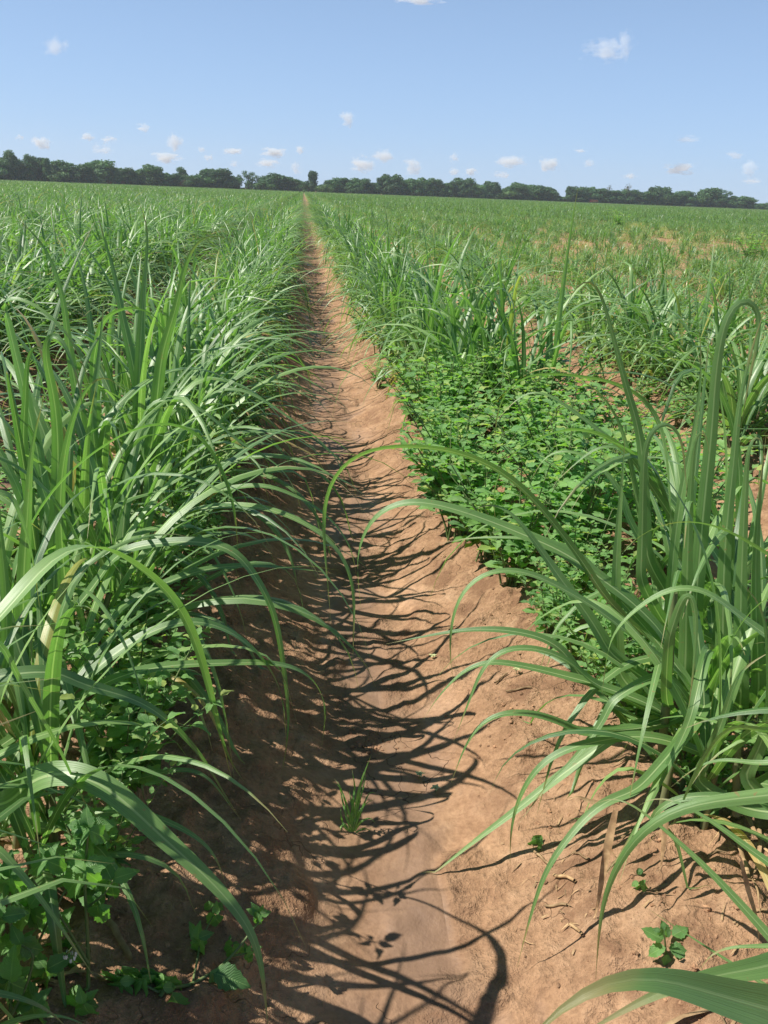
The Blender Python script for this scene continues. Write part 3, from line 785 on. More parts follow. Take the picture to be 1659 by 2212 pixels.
while y < 640:
    xs = np.arange(-0.40*y-12, 0.62*y+16, ROW*3)
    x0 = round((xs[0]-row_x(0))/(ROW*3))*ROW*3+row_x(0)
    for k in range(len(xs)):
        x = x0+k*ROW*3
        if y > tree_line_Y(x)-6: continue
        hf = patch_factor(x, y)*random.uniform(0.9, 1.08)
        pts.append((x, y, RIDGE*0.75)); idx.append(6+random.randrange(4)); rot.append((0, 0, 0 if random.random() < 0.5 else math.pi)); scl.append((1, 1, hf))
    y += 5.58
me = bpy.data.meshes.new('sugarcane_field')
me.from_pydata(pts, [], [])
for nm, ty, arr, ch in (('idx', 'INT', idx, 'value'), ('rot', 'FLOAT_VECTOR', rot, 'vector'), ('scl', 'FLOAT_VECTOR', scl, 'vector')):
    a = me.attributes.new(nm, ty, 'POINT'); a.data.foreach_set(ch, np.array(arr).reshape(-1))
fld = bpy.data.objects.new('sugarcane_field', me); COL.objects.link(fld)
ng = bpy.data.node_groups.new('field', 'GeometryNodeTree')
ng.interface.new_socket('Geometry', in_out='INPUT', socket_type='NodeSocketGeometry')
ng.interface.new_socket('Geometry', in_out='OUTPUT', socket_type='NodeSocketGeometry')
gi = ng.nodes.new('NodeGroupInput'); go = ng.nodes.new('NodeGroupOutput')
ip = ng.nodes.new('GeometryNodeInstanceOnPoints')
ci = ng.nodes.new('GeometryNodeCollectionInfo'); ci.inputs['Collection'].default_value = src
ci.inputs['Separate Children'].default_value = True; ci.inputs['Reset Children'].default_value = True
def nattr(name, ty):
    a = ng.nodes.new('GeometryNodeInputNamedAttribute'); a.data_type = ty; a.inputs['Name'].default_value = name
    return a.outputs['Attribute']
L = ng.links
L.new(gi.outputs[0], ip.inputs['Points']); L.new(ci.outputs[0], ip.inputs['Instance'])
ip.inputs['Pick Instance'].default_value = True
L.new(nattr('idx', 'INT'), ip.inputs['Instance Index'])
L.new(nattr('rot', 'FLOAT_VECTOR'), ip.inputs['Rotation']); L.new(nattr('scl', 'FLOAT_VECTOR'), ip.inputs['Scale'])
L.new(ip.outputs[0], go.inputs[0])
md = fld.modifiers.new('field', 'NODES'); md.node_group = ng
tag(fld, 'endless field of young sugarcane in parallel rows running to the far tree line', 'sugarcane field', kind='stuff')

# ------------------------------------------------------------------ broad-leaved weeds
def weed_leaf(mb, base, direction, nrm, L, W, var, seg=7, mat=0):
    d = norm(np.asarray(direction, float)); nrm = norm(nrm-d*np.dot(nrm, d)); side = np.cross(d, nrm)
    t = np.linspace(0, 1, seg+1)
    w = W*np.sin(np.pi*np.clip(t, 0, 1)**0.72)**0.85*(1-0.18*t)
    w[0] = 0.002; w[-1] = 0.001
    tooth = 1+0.10*np.where(np.arange(seg+1) % 2, 1, -1)
    w = w*tooth
    curl = random.uniform(0.15, 0.9)
    P = base+d*(t*L)[:, None]-nrm*(curl*L*0.45*t**2)[:, None]
    fold = random.uniform(0.1, 0.5)
    G = np.empty((seg+1, 3, 3)); UV = np.empty((seg+1, 3, 2))
    for k, u in enumerate((-1, 0, 1)):
        rip = 0.06*L*np.sin(t*9+u*1.5)*abs(u)
        G[:, k] = P+side*(u*w)[:, None]+nrm*(fold*w*abs(u)+rip)[:, None]
        UV[:, k, 0] = u*0.5+0.5; UV[:, k, 1] = t
    mb.grid(G, UV, var, mat)

def weed_plan(h=0.36, spread=0.27, nb=12, lmin=0.036, lmax=0.076):
    stems = []; leaves = []
    for b in range(nb):
        az = b*2.4+random.uniform(-.4, .4)
        lean = random.uniform(0.15, 1.0)*spread
        H = h*random.uniform(0.65, 1.1)
        n = 9
        s = np.linspace(0, 1, n)
        P = np.stack([math.cos(az)*lean*s**1.2, math.sin(az)*lean*s**1.2, H*s**0.85], 1)
        P += np.array([random.uniform(-.03, .03), random.uniform(-.03, .03), 0])
        stems.append((P, 0.0035, 0.0016))
        for k in range(2, n):
            f = k/(n-1)
            m = 2 if k < n-1 else 5
            for q in range(m):
                a = k*2.4+q*(math.pi if k < n-1 else 1.3)+random.uniform(-.5, .5)
                upv = 0.15+0.5*f*random.random()
                d = np.array([math.cos(a), math.sin(a), upv])
                size = lmax-(lmax-lmin)*(f**1.5) if k < n-1 else lmin
                size *= random.uniform(0.55, 1.25)
                pet = P[k]+norm(d)*random.uniform(0.008, 0.025)
                stems.append((np.array([P[k], pet]), 0.0011, 0.0009))
                nn = np.array([random.uniform(-.35, .35), random.uniform(-.35, .35), 1.0])
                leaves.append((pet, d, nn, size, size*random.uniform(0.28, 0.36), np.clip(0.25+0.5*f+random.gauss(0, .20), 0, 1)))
    return stems, leaves
def weed_protos(seed, **kw):
    random.seed(seed)
    st, lv = weed_plan(**kw)
    sm = MB(); fm = MB()
    for P, ra, rb in st: tube(sm, P, np.linspace(ra, rb, len(P)), 0.5, 5)
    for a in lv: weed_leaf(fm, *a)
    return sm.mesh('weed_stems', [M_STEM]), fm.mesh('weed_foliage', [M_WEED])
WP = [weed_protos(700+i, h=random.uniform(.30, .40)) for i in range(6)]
def place_weed(x, y, s, label, group, k=None):
    z = float(ground_z(x, y, False))-0.01
    root = empty('broadleaf_weed', (x, y, z), random.uniform(0, 6.28)); root.scale = (s, s, s)
    p = WP[random.randrange(len(WP)) if k is None else k]
    a = bpy.data.objects.new('stems', p[0]); b = bpy.data.objects.new('foliage', p[1])
    for o in (a, b): COL.objects.link(o); o.parent = root
    tag(root, label, 'weed', group)
random.seed(77)
patch = []
for y in np.arange(3.12, 5.9, 0.24):
    c = 1.22+0.08*math.sin(y*1.7)
    ww = 0.40*math.sqrt(max(0.1, 1-((y-4.4)/1.9)**2))+0.10
    for k in range(3 if ww > 0.3 else 2):
        x = c+(k-(1 if ww > 0.3 else .5))*ww*0.95+random.uniform(-.07, .07)
        patch.append((x, y+random.uniform(-.08, .08)))
n_p = len(patch)
rowk = {}
for j, (x, y) in enumerate(patch):
    sidew = 'furrow side' if x < 0.95 else ('middle' if x < 1.25 else 'far right side')
    depth = 'front' if y < 3.8 else ('centre' if y < 5.0 else 'back')
    place_weed(x, y, random.uniform(1.2, 1.45), 'leafy green weed in the ridge patch, at its %s, on the %s' % (depth, sidew), 'weeds at the %s of the ridge patch, %s' % (depth, sidew))
# weeds in the shade along the foot of the left ridge
random.seed(78)
y = 1.5
while y < 5.6:
    place_weed(-0.47+random.uniform(-.10, .10), y, random.uniform(0.6, 0.95), 'dark shaded weed growing low under the cane along the left ridge', 'shaded weeds under the left cane row')
    y += random.uniform(0.2, 0.32)
for x, y, s in ((-1.15, 3.2, 1.0), (-1.3, 3.5, 0.9), (-1.2, 3.9, 1.0), (-1.0, 2.7, .8)):
    place_weed(x, y, s, 'bright green weed growing behind the left cane near the left edge', 'weeds behind the left cane')
# low weeds at the foot of the two ridges farther on
random.seed(79)
y = 5.4
while y < 17:
    place_weed(-0.26+random.uniform(-.08, .06), y, random.uniform(0.5, 0.9), 'small weed fringe plant along the far foot of the left cane row', 'small weeds along the foot of the left row')
    if random.random() < 0.8:
        place_weed(0.74+random.uniform(-.12, .1), y+0.5, random.uniform(0.45, 0.8), 'small weed fringe plant along the far foot of the right cane row', 'small weeds along the foot of the right row')
    y += random.uniform(0.35, 0.6)
for x, y, s in ((0.86, 2.45, .7), (0.92, 2.25, .7), (0.95, 2.05, .65), (0.84, 2.66, .75), (1.02, 2.55, .85), (1.0, 2.85, .9), (1.12, 2.3, .8), (0.98, 1.72, .5), (1.2, 1.85, .5), (1.38, 1.8, .5)):
    place_weed(x, y, s, 'low weed among the cane blades beside the thick purple stalk', 'low weeds at the foot of the right near clump')
for x, y, s in ((1.9, 4.3, .6), (2.55, 5.2, .6), (2.6, 5.8, .7), (2.6, 6.4, .6), (2.5, 7.3, .6)):
    place_weed(x, y, s, 'small weed at the foot of the second ridge right of the furrow', 'small weeds on the second right ridge')
# shoulder of tall dark weeds far right (two big bushy weeds standing above the cane)
for (px, py, Yd, s, lab) in ((1340, 466, 50, 2.6, 'dark bushy weed standing above the cane near the far tree line'),
                             (1625, 500, 24, 2.0, 'tall dark weed at the right edge beyond the bare patches')):
    p = unproj(px, py, Yd); place_weed(p[0], Yd, s, lab, 'tall dark weeds in the far field')

# hero weeds at the bottom left, leaf by leaf
def hero_weed(name_label, base_px, Yb, branches, leafs, group, flowers=None):
    b = unproj(base_px[0], base_px[1], Yb); gz = float(ground_z(b[0], b[1])); b[2] = gz
    root = empty('broadleaf_weed', b); tag(root, name_label, 'weed', group)
    for pts, y0, y1, r in branches:
        pp = resample(np.array(pts, float), 14); P = np.array([unproj(u, v, y0+(y1-y0)*k/13) for k, (u, v) in enumerate(pp)])
        P[:, 2] = np.maximum(P[:, 2], ground_z(P[:, 0], P[:, 1])+0.004)
        mb = MB(); tube(mb, local(root, P), np.linspace(r, r*0.55, 14), 0.5, 8); mb.build('stem', M_STEM, root)
    for (u, v, ang, Lpx, Yl, up_) in leafs:
        p = unproj(u, v, Yl); q = unproj(u+math.cos(R(ang))*Lpx, v-math.sin(R(ang))*Lpx, Yl-0.35*Lpx/1400*(1 if ang < 0 else -1))
        p[2] = max(p[2], float(ground_z(p[0], p[1]))+0.02)
        d = q-p; Lm = float(np.linalg.norm(d))
        mb = MB(); nn = np.array([0.0, -0.35, 1.0])*up_+np.array([-0.2, -0.9, 0.35])*(1-up_)
        weed_leaf(mb, local(root, p), d, nn, Lm, Lm*random.uniform(0.30, 0.37), random.uniform(.1, .65), 11)
        mb.build('leaf', M_WEED, root)
    return root
random.seed(91)
def rosette(cx, cy, Yl, n, Lpx, up_=0.6):
    a0 = random.uniform(0, 360)
    return [(cx+random.uniform(-5, 5), cy+random.uniform(-5, 5), a0+k*360/n+random.uniform(-18, 18), Lpx*random.uniform(0.65, 1.2), Yl+random.uniform(-.03, .03), up_) for k in range(n)]
L1 = (rosette(190, 1790, 1.32, 6, 62)+rosette(185, 1820, 1.33, 5, 30)+rosette(100, 1860, 1.32, 5, 55)+rosette(185, 1880, 1.3, 5, 60)+rosette(210, 1960, 1.3, 6, 40)
      + rosette(240, 1900, 1.33, 4, 60)+rosette(60, 1960, 1.28, 6, 60)+rosette(100, 2090, 1.25, 5, 60)+rosette(180, 2170, 1.22, 6, 45))
hw = hero_weed('tall leafy weed with a white flower cluster in the bottom left corner', (190, 2200), 1.27,
  [([(190, 2230), (191, 2100), (188, 2000), (183, 1900), (190, 1800)], 1.27, 1.32, .0042), ([(190, 2080), (130, 1980), (70, 1900)], 1.28, 1.3, .003),
   ([(188, 1960), (225, 1930), (245, 1900)], 1.3, 1.33, .0025), ([(40, 2200), (75, 2060), (120, 1960), (190, 1850)], 1.25, 1.32, .003)], L1, 'large weeds in the bottom left corner')
fm = MB(); stm = MB()
c0 = unproj(158, 2052, 1.22)
for k in range(9):
    a = k*0.7; tip = c0+np.array([math.cos(a)*0.010-0.006, math.sin(a)*0.006, -0.004-0.012*((k*37 % 10)/10)])
    tube(stm, local(hw, np.array([c0+[0, 0, .008], (c0+tip)/2+[0, 0, .004], tip])), [.0006, .0006, .0008], .5, 5)
    for q in range(5):
        an = q*1.257; dd = np.array([math.cos(an)*.5, math.sin(an)*.5, -1.0])
        weed_leaf(fm, local(hw, tip), dd, np.array([math.cos(an), math.sin(an), .3]), 0.007, 0.0016, .5, 4)
tube(stm, local(hw, np.array([c0+[0, 0, .008], unproj(172, 2035, 1.25), unproj(189, 2050, 1.27)])), .0008, .5, 5)
fl = fm.build('flower', M_FLOWER, hw); ss = stm.build('flower_stalk', M_STEM, hw)
L2 = (rosette(430, 2030, 1.42, 6, 40)+rosette(500, 2050, 1.42, 6, 28)+rosette(465, 1975, 1.5, 5, 26)+rosette(560, 1975, 1.45, 8, 24)+rosette(540, 2055, 1.4, 6, 24)
      + [(462, 2115, -8, 80, 1.36, .9), (455, 2110, -40, 66, 1.36, .8), (250, 2140, 200, 0.1, 1.3, .9)][:2]+rosette(310, 2180, 1.3, 7, 52)+rosette(355, 2150, 1.31, 5, 40)+rosette(265, 2150, 1.29, 5, 60)+rosette(375, 2180, 1.3, 3, 36))
hero_weed('sprawling weed with a long pale branch reaching right onto the bare furrow', (370, 2215), 1.27,
  [([(350, 2225), (385, 2170), (440, 2118), (500, 2065), (560, 1990)], 1.28, 1.44, .0040), ([(415, 2140), (425, 2080), (435, 2030), (462, 1975)], 1.33, 1.48, .0026),
   ([(360, 2200), (330, 2175), (300, 2180)], 1.29, 1.3, .003), ([(500, 2065), (530, 2060), (545, 2055)], 1.4, 1.4, .002)], L2, 'large weeds in the bottom left corner')
L3 = rosette(20, 1900, 1.26, 6, 60)+rosette(40, 2040, 1.22, 6, 62)+rosette(20, 2120, 1.18, 6, 66)+rosette(70, 2170, 1.18, 5, 60)+rosette(0, 1980, 1.2, 5, 60)+rosette(130, 2000, 1.36, 5, 50)+rosette(150, 2120, 1.36, 5, 50)
hero_weed('bushy dark weed cut by the left edge in the bottom left corner', (20, 2230), 1.18,
  [([(20, 2260), (25, 2100), (20, 1900)], 1.18, 1.26, .004), ([(22, 2200), (60, 2120), (70, 2060), (40, 2040)], 1.18, 1.22, .003), ([(30, 2200), (70, 2170), (150, 2120)], 1.18, 1.36, .003)], L3, 'large weeds in the bottom left corner')
L4 = rosette(1430, 2010, 1.33, 4, 20)+[(1432, 2030, 150, 52, 1.33, .9), (1440, 2035, 100, 46, 1.36, .9), (1436, 2045, 205, 44, 1.32, .9), (1445, 2050, -12, 52, 1.33, .9), (1450, 2035, 40, 50, 1.36, .9), (1440, 2062, -95, 28, 1.32, .9)]
hero_weed('small broadleaf seedling with rounded leaves beside a crumbled clod at the lower right', (1440, 2085), 1.33,
  [([(1440, 2088), (1438, 2050), (1434, 2010)], 1.33, 1.33, .0028)], L4, 'seedlings on the bare soil')
for (u, v, Lp, Yq, lab) in ((1383, 1915, 14, 1.52, 'tiny upright green seedling above the lower right broadleaf seedling'),
                         (1160, 1838, 9, 1.78, 'very small green seedling on the right bank, half way up the slope')):
    hero_weed(lab, (u, v+12), Yq, [([(u, v+14), (u, v), (u+1, v-8)], Yq, Yq, .0012)], rosette(u, v-4, Yq, 5, Lp*1.5, .7), 'seedlings on the bare soil')

# pale curled seedlings on the bank
random.seed(95)
for k, (u, v, lab) in enumerate(((905, 1682, 'pale yellow seedling on the bank, left one of the pale pair'), (940, 1712, 'pale yellow seedling on the bank, right one of the pale pair'),
                       (1128, 1385+0, 'pale yellow green sprout at the edge of the weed patch'), (1115, 1455, 'pale yellow green sprout below the weed patch edge'), (935, 1425, 'tiny pale sprout high on the right bank'))):
    # ground point on the picture ray
    d = fw+rt*((u-829.5)/FPX)-up*((v-1106)/FPX); tt = 1.5/-d[2]
    for _ in range(8): p = EYE+d*tt; tt = (EYE[2]-float(ground_z(p[0], p[1])))/-d[2]
    p = EYE+d*tt
    root = empty('pale_seedling', p); tag(root, lab, 'seedling', 'pale seedlings on the right bank')
    mb = MB(); tube(mb, np.array([[0, 0, -.005], [0.001, 0, .01], [0, 0.001, .018]]), .0009, .5, 6); mb.build('stem', M_STEM, root)
    for q in range(5):
        a = q*1.26+k; mb = MB(); weed_leaf(mb, np.array([0, 0, .016]), np.array([math.cos(a), math.sin(a), .35]), np.array([0, 0, 1.0]), random.uniform(.010, .018), .0055, .5, 6)
        mb.build('leaf', M_PALEWEED, root)

# grass tuft in the furrow bed
def ground_hit(u, v):
    d = fw+rt*((u-829.5)/FPX)-up*((v-1106)/FPX); tt = 1.5/-d[2]
    for _ in range(10):
        p = EYE+d*tt; tt = (EYE[2]-float(ground_z(p[0], p[1])))/-d[2]
    return EYE+d*tt
p = ground_hit(757, 1798)
root = empty('grass_tuft', p); tag(root, 'small bright green grass tuft growing alone on the furrow bed', 'grass tuft')
Yt = p[1]
for pts, w in (([(762, 1795), (752, 1750), (735, 1700), (722, 1682)], .007), ([(760, 1790), (762, 1740), (766, 1700), (760, 1660)], .008), ([(764, 1790), (770, 1740), (780, 1690), (802, 1630)], .009),
              ([(764, 1790), (772, 1745), (785, 1700), (790, 1668)], .007), ([(766, 1788), (785, 1740), (800, 1712), (820, 1718)], .006), ([(758, 1795), (750, 1770), (740, 1730), (733, 1700), (718, 1690)], .006),
              ([(760, 1795), (748, 1790), (738, 1770), (736, 1745)], .006), ([(766, 1795), (780, 1775), (800, 1768), (812, 1780)], .006), ([(762, 1800), (765, 1770), (758, 1730), (754, 1700)], .007),
              ([(757, 1800), (745, 1780), (735, 1790), (738, 1812)], .005), ([(768, 1798), (790, 1790), (806, 1800)], .004), ([(760, 1800), (772, 1760), (792, 1735), (812, 1726)], .006)):
    pp = resample(np.array(pts, float), 14)
    P = np.array([unproj(a, b, Yt+0.02*random.uniform(-1, 1)*k/13) for k, (a, b) in enumerate(pp)])
    P[:, 2] = np.maximum(P[:, 2], ground_z(P[:, 0], P[:, 1])+0.002)
    mb = MB(); T = norm(np.gradient(P, axis=0)); side = norm(np.cross(T, norm(P-EYE)))
    blade(mb, local(root, P), side, w, random.uniform(.1, .7), 3, .25, .8); mb.build('leaf', M_GRASS, root)

# ------------------------------------------------------------------ crumbs, clods and litter
import bmesh
def ico(sub_):
    bm = bmesh.new(); bmesh.ops.create_icosphere(bm, subdivisions=sub_, radius=1.0)
    V = np.array([v.co[:] for v in bm.verts]); F = np.array([[v.index for v in f.verts] for f in bm.faces]); bm.free()
    return V, F
IV, IF = ico(2); IV1, IF1 = ico(1)
random.seed(120); rs = np.random.RandomState(9)
cl = MB()
def clod(x, y, r, hi=True):
    V, F = (IV, IF) if hi else (IV1, IF1)
    D = V*(1+0.9*(vnoise(V[:, 0]*2.3+x*31, V[:, 1]*2.3+V[:, 2]*3.1+y*17)-0.5)+0.6*(vnoise(V[:, 0]*5+x*71, V[:, 2]*5+V[:, 1]*2+9)-.5))[:, None]
    D = D*np.array([random.uniform(.8, 1.3), random.uniform(.8, 1.3), random.uniform(.5, .85)])*r
    a = random.uniform(0, 6.28); c, s = math.cos(a), math.sin(a)
    D = np.stack([D[:, 0]*c-D[:, 1]*s, D[:, 0]*s+D[:, 1]*c, D[:, 2]], 1)
    z = float(ground_z(x, y))
    cl.arrays(D+np.array([x, y, z+r*0.05]), F, random.random())
k = 0
while k < 8000:
    y = 1.1+6.5*random.random()**2; x = random.uniform(-1.2, 2.6)
    t_ = float(ridge_t(x))
    if random.random() > (0.04+0.96*float(sstep(0.25, 0.6, t_)))*(0.25+1.5*max(0, float(fbm(np.array(x*3), np.array(y*3), 2))+.2)): continue
    r = 0.0014+0.006*random.random()**6
    clod(x, y, r, r > 0.006); k += 1
for u, v, n_, sp in ((1420, 2085, 26, .03), (790, 1610, 40, .05), (1080, 1560, 30, .06), (380, 1960, 26, .09), (1230, 1700, 30, .08), (470, 2060, 20, .08)):
    p = ground_hit(u, v)
    for _ in range(n_):
        clod(p[0]+random.gauss(0, sp), p[1]+random.gauss(0, sp), random.uniform(.002, .007))
tag(cl.build('soil_clods', M_CLOD, None, False), 'loose crumbs and clods of red brown soil on the banks', 'soil', kind='stuff')
lt = MB()
def litter(x, y, L, w):
    a = random.uniform(0, 6.28); s = np.linspace(-.5, .5, 6)
    bend = random.uniform(-.25, .25)
    P = np.stack([x+L*(s*math.cos(a)-bend*s*s*math.sin(a)), y+L*(s*math.sin(a)+bend*s*s*math.cos(a)), 0*s], 1)
    P[:, 2] = ground_z(P[:, 0], P[:, 1])+0.003+random.uniform(0, .006)
    side = np.tile([-math.sin(a), math.cos(a), random.uniform(-.3, .3)], (6, 1))
    n0 = np.linspace(0.2, 0.75, 6)
    if w > 0.004: tube(lt, P+[0, 0, w*.4], w*.5, random.random(), 6)
    else: blade(lt, P, side, w*2, random.random(), 3, .3, .9)
k = 0
while k < 620:
    y = 1.15+7*random.random()**1.8; x = random.uniform(-1.2, 3.4); t_ = float(ridge_t(x))
    if random.random() > float(sstep(0.3, 0.75, t_)): continue
    litter(x, y, random.uniform(.012, .06), random.uniform(.0012, .0035)); k += 1
for u, v, L_, w_ in ((1170, 1860, .06, .007), (1220, 1900, .07, .008), (1245, 2015, .05, .007), (1120, 1490, .08, .006), (1080, 1470, .06, .006), (1200, 1960, .05, .006), (1255, 1850, .05, .005)):
    p = ground_hit(u, v); litter(p[0], p[1], L_, w_)
for k in range(300):                                     # dead blades fallen on the ridges
    x = random.choice((-0.68, -0.68, 1.15, 1.15, 2.98))+random.gauss(0, .16); y = 1.1+9*random.random()**1.5
    a = random.uniform(0, 6.28); L_ = random.uniform(.12, .42); s_ = np.linspace(-.5, .5, 14); bd = random.uniform(-.3, .3)
    P = np.stack([x+L_*(s_*math.cos(a)-bd*s_*s_*math.sin(a)), y+L_*(s_*math.sin(a)+bd*s_*s_*math.cos(a)), 0*s_], 1)
    P[:, 2] = ground_z(P[:, 0], P[:, 1])+0.006+.012*np.abs(np.sin(s_*7+k))
    blade(lt, P, np.tile([-math.sin(a), math.cos(a), random.uniform(-.8, .8)], (14, 1)), random.uniform(.007, .016), random.random(), 3, .6, .8, wav=.2)
for _ in range(60):
    p = ground_hit(random.gauss(1215, 60), random.gauss(1860, 90)); litter(p[0], p[1], random.uniform(.008, .035), random.uniform(.0008, .0022))
tag(lt.build('straw_litter', M_STRAW), 'scattered bits of dry straw and old cane trash on the soil', 'straw', kind='stuff')

# ------------------------------------------------------------------ far trees
def tree_protos(seed, kind):
    random.seed(seed); rs = np.random.RandomState(seed)
    fm = MB(); tm = MB()
    H = 1.0
    lobes = []
    nl = {'dense': 18, 'tall': 15, 'sparse': 8, 'shrub': 7, 'dead': 4}[kind]
    for k in range(nl):
        f = k/nl
        if kind == 'shrub': z = random.uniform(.2, .6); rr = random.uniform(.15, .45); r = random.uniform(.2, .3)
        elif kind == 'tall': z = 0.22+0.66*f; rr = random.uniform(0, .26)*(1.1-f*.7); r = random.uniform(.10, .18)
        elif kind == 'sparse': z = 0.35+0.5*f; rr = random.uniform(.08, .3); r = random.uniform(.10, .17)
        elif kind == 'dead': z = 0.4+.45*f; rr = random.uniform(.0, .22); r = random.uniform(.1, .16)
        else: z = 0.14+0.64*(k+.5)/nl; rr = random.uniform(.05, .36)*math.sqrt(max(.05, 1-((z-.4)/.45)**2)); r = random.uniform(.14, .21)
        a = k*2.4+random.random()
        lobes.append((np.array([math.cos(a)*rr, math.sin(a)*rr, z]), r))
    mx = max(c[2]+r*.85 for c, r in lobes)
    per = {'dense': 480, 'tall': 420, 'sparse': 170, 'shrub': 260, 'dead': 60}[kind]
    for c, r in lobes:
        c = c.copy(); 
        cv = random.uniform(.25, .75)
        n = per
        d = norm(rs.normal(size=(n, 3))); rad = r*(rs.rand(n)**0.4)*(0.75+0.5*vnoise(d[:, 0]*2.5+seed, d[:, 2]*2.5+d[:, 1]*2+c[0]*9))
        ctr = c+d*rad[:, None]*np.array([1.1, 1.1, .85])
        sz = r*0.15*(0.6+0.9*rs.rand(n))
        A = norm(np.cross(d+0.6*rs.normal(size=(n, 3)), rs.normal(size=(n, 3)))); B = norm(np.cross(A, d+0.5*rs.normal(size=(n, 3))))
        V = np.stack([ctr-A*sz[:, None], ctr-B*sz[:, None]*.7, ctr+A*sz[:, None], ctr+B*sz[:, None]*.7], 1).reshape(-1, 3)
        F = np.arange(4*n).reshape(n, 4)
        fm.arrays(V/np.array([1, 1, mx]), F, cv)
        fm.var[-1] = np.clip(np.repeat(cv+rs.normal(size=n)*.22, 4), 0, 1)
    tube(tm, [(0, 0, -.02), (0.01, 0, .2), (-.01, .01, .45), (0, 0, .7)], [.030, .022, .014, .006], .5, 8)
    for c, r in lobes[:7 if kind != 'dead' else 4]:
        st = np.array([0, 0, max(.12, c[2]*.5)])
        tube(tm, [st, (st+c)/2+[0, 0, -.02], c/np.array([1, 1, mx])], [.012, .008, .004], .5, 5)
    if kind == 'dead':
        for k in range(26):
            a = k*2.4; z = .3+.6*k/26; st = np.array([0, 0, z*.9]); e = st+np.array([math.cos(a)*.2, math.sin(a)*.2, .16])*random.uniform(.6, 1.2)
            tube(tm, [st, (st+e)/2, e], [.008, .005, .002], .5, 4)
    cm = {'shrub': M_CROWN2, 'dead': M_CROWN3}.get(kind, M_CROWN)
    return fm.mesh('tree_crown', [cm]), tm.mesh('tree_trunk', [M_BONEBARK if kind == 'dead' else M_BARK])
TP = {'dense': [tree_protos(900+i, 'dense') for i in range(5)], 'tall': [tree_protos(920+i, 'tall') for i in range(4)], 'sparse': [tree_protos(940+i, 'sparse') for i in range(3)],
      'shrub': [tree_protos(960+i, 'shrub') for i in range(2)], 'dead': [tree_protos(980, 'dead')]}
# centre x, top y, width in picture units, kind
TREES = [(-12,345,55,'dense'),(8,345,46,'dense'),(27,328,40,'tall'),(50,346,42,'dense'),(68,338,30,'tall'),(84,345,36,'dense'),(103,342,34,'tall'),(118,368,34,'shrub'),(136,353,54,'dense'),(160,370,34,'dense'),(181,360,40,'dense'),
 (200,352,40,'dense'),(222,349,54,'dense'),(249,363,30,'tall'),(272,367,46,'dense'),(300,372,38,'dense'),(330,359,54,'dense'),(352,376,30,'dense'),(372,375,34,'dense'),(396,366,34,'tall'),(420,381,42,'dense'),(440,369,34,'tall'),
 (472,368,64,'dense'),(500,386,30,'dense'),(516,380,18,'sparse'),(537,373,40,'sparse'),(560,381,22,'sparse'),(575,388,36,'dense'),(594,377,54,'dense'),(622,384,40,'dense'),(640,388,30,'dense'),(652,392,26,'sparse'),(675,374,36,'tall'),
 (697,399,30,'shrub'),(716,388,38,'dense'),(738,385,40,'dense'),(762,396,30,'dense'),(780,389,38,'dense'),(800,396,30,'dense'),(820,385,34,'tall'),(842,381,40,'dense'),(864,390,30,'dense'),(884,388,38,'dense'),(903,392,34,'tall'),(922,388,36,'dense'),
 (945,388,34,'tall'),(962,396,28,'dense'),(975,393,24,'tall'),(998,389,40,'dense'),(1018,398,26,'dense'),(1032,399,34,'dense'),(1050,400,30,'tall'),(1062,394,36,'dense'),(1084,412,36,'shrub'),(1100,406,40,'dense'),(1118,397,46,'dense'),(1145,401,42,'dense'),
 (1166,402,42,'dense'),(1182,408,36,'dense'),(1194,416,28,'dense'),(1212,425,30,'shrub'),(1226,404,24,'tall'),(1246,407,40,'dense'),(1272,408,38,'dense'),(1296,408,46,'dense'),(1312,404,24,'dead'),(1328,414,36,'dense'),(1352,403,32,'dead'),(1360,410,34,'dense'),(1384,416,38,'dense'),
 (1404,406,36,'tall'),(1424,407,36,'dense'),(1442,416,36,'dense'),(1448,428,30,'shrub'),(1476,414,50,'dense'),(1500,424,34,'shrub'),(1528,407,50,'dense'),(1552,420,36,'dense'),(1568,414,30,'sparse'),(1590,424,36,'dense'),(1612,427,42,'dense'),
 (1634,441,34,'shrub'),(1652,440,30,'dense'),(1680,436,46,'dense')]
def cardinal(k):
    ones = ['', 'first', 'second', 'third', 'fourth', 'fifth', 'sixth', 'seventh', 'eighth', 'ninth', 'tenth', 'eleventh', 'twelfth', 'thirteenth', 'fourteenth', 'fifteenth', 'sixteenth', 'seventeenth', 'eighteenth', 'nineteenth']
    tens = {2: 'twent', 3: 'thirt', 4: 'fort', 5: 'fift', 6: 'sixt', 7: 'sevent', 8: 'eight', 9: 'ninet'}
    if k < 20: return ones[k]
    return tens[k//10]+('ieth' if k % 10 == 0 else 'y-'+ones[k % 10])
KL = {'dense': 'dense dark green rounded tree', 'tall': 'tall narrow dark green tree', 'sparse': 'thin open crowned tree', 'shrub': 'low lighter green bushy tree', 'dead': 'pale grey half bare tree'}
special = {2: 'tallest tree at the left end of the far tree line, with a lumpy pointed crown', 12: 'large rounded dark tree in the left part of the far tree line',
           32: 'square topped tree at the far end of the bare furrow', 61: 'small dark round headed tree standing clear right of the gap in the tree line',
           67: 'pale grey half bare tree rising from the right part of the far tree line'}
random.seed(130)
random.seed(4711)
def tree_depth(px):
    return 420+(px/1659.0)*190
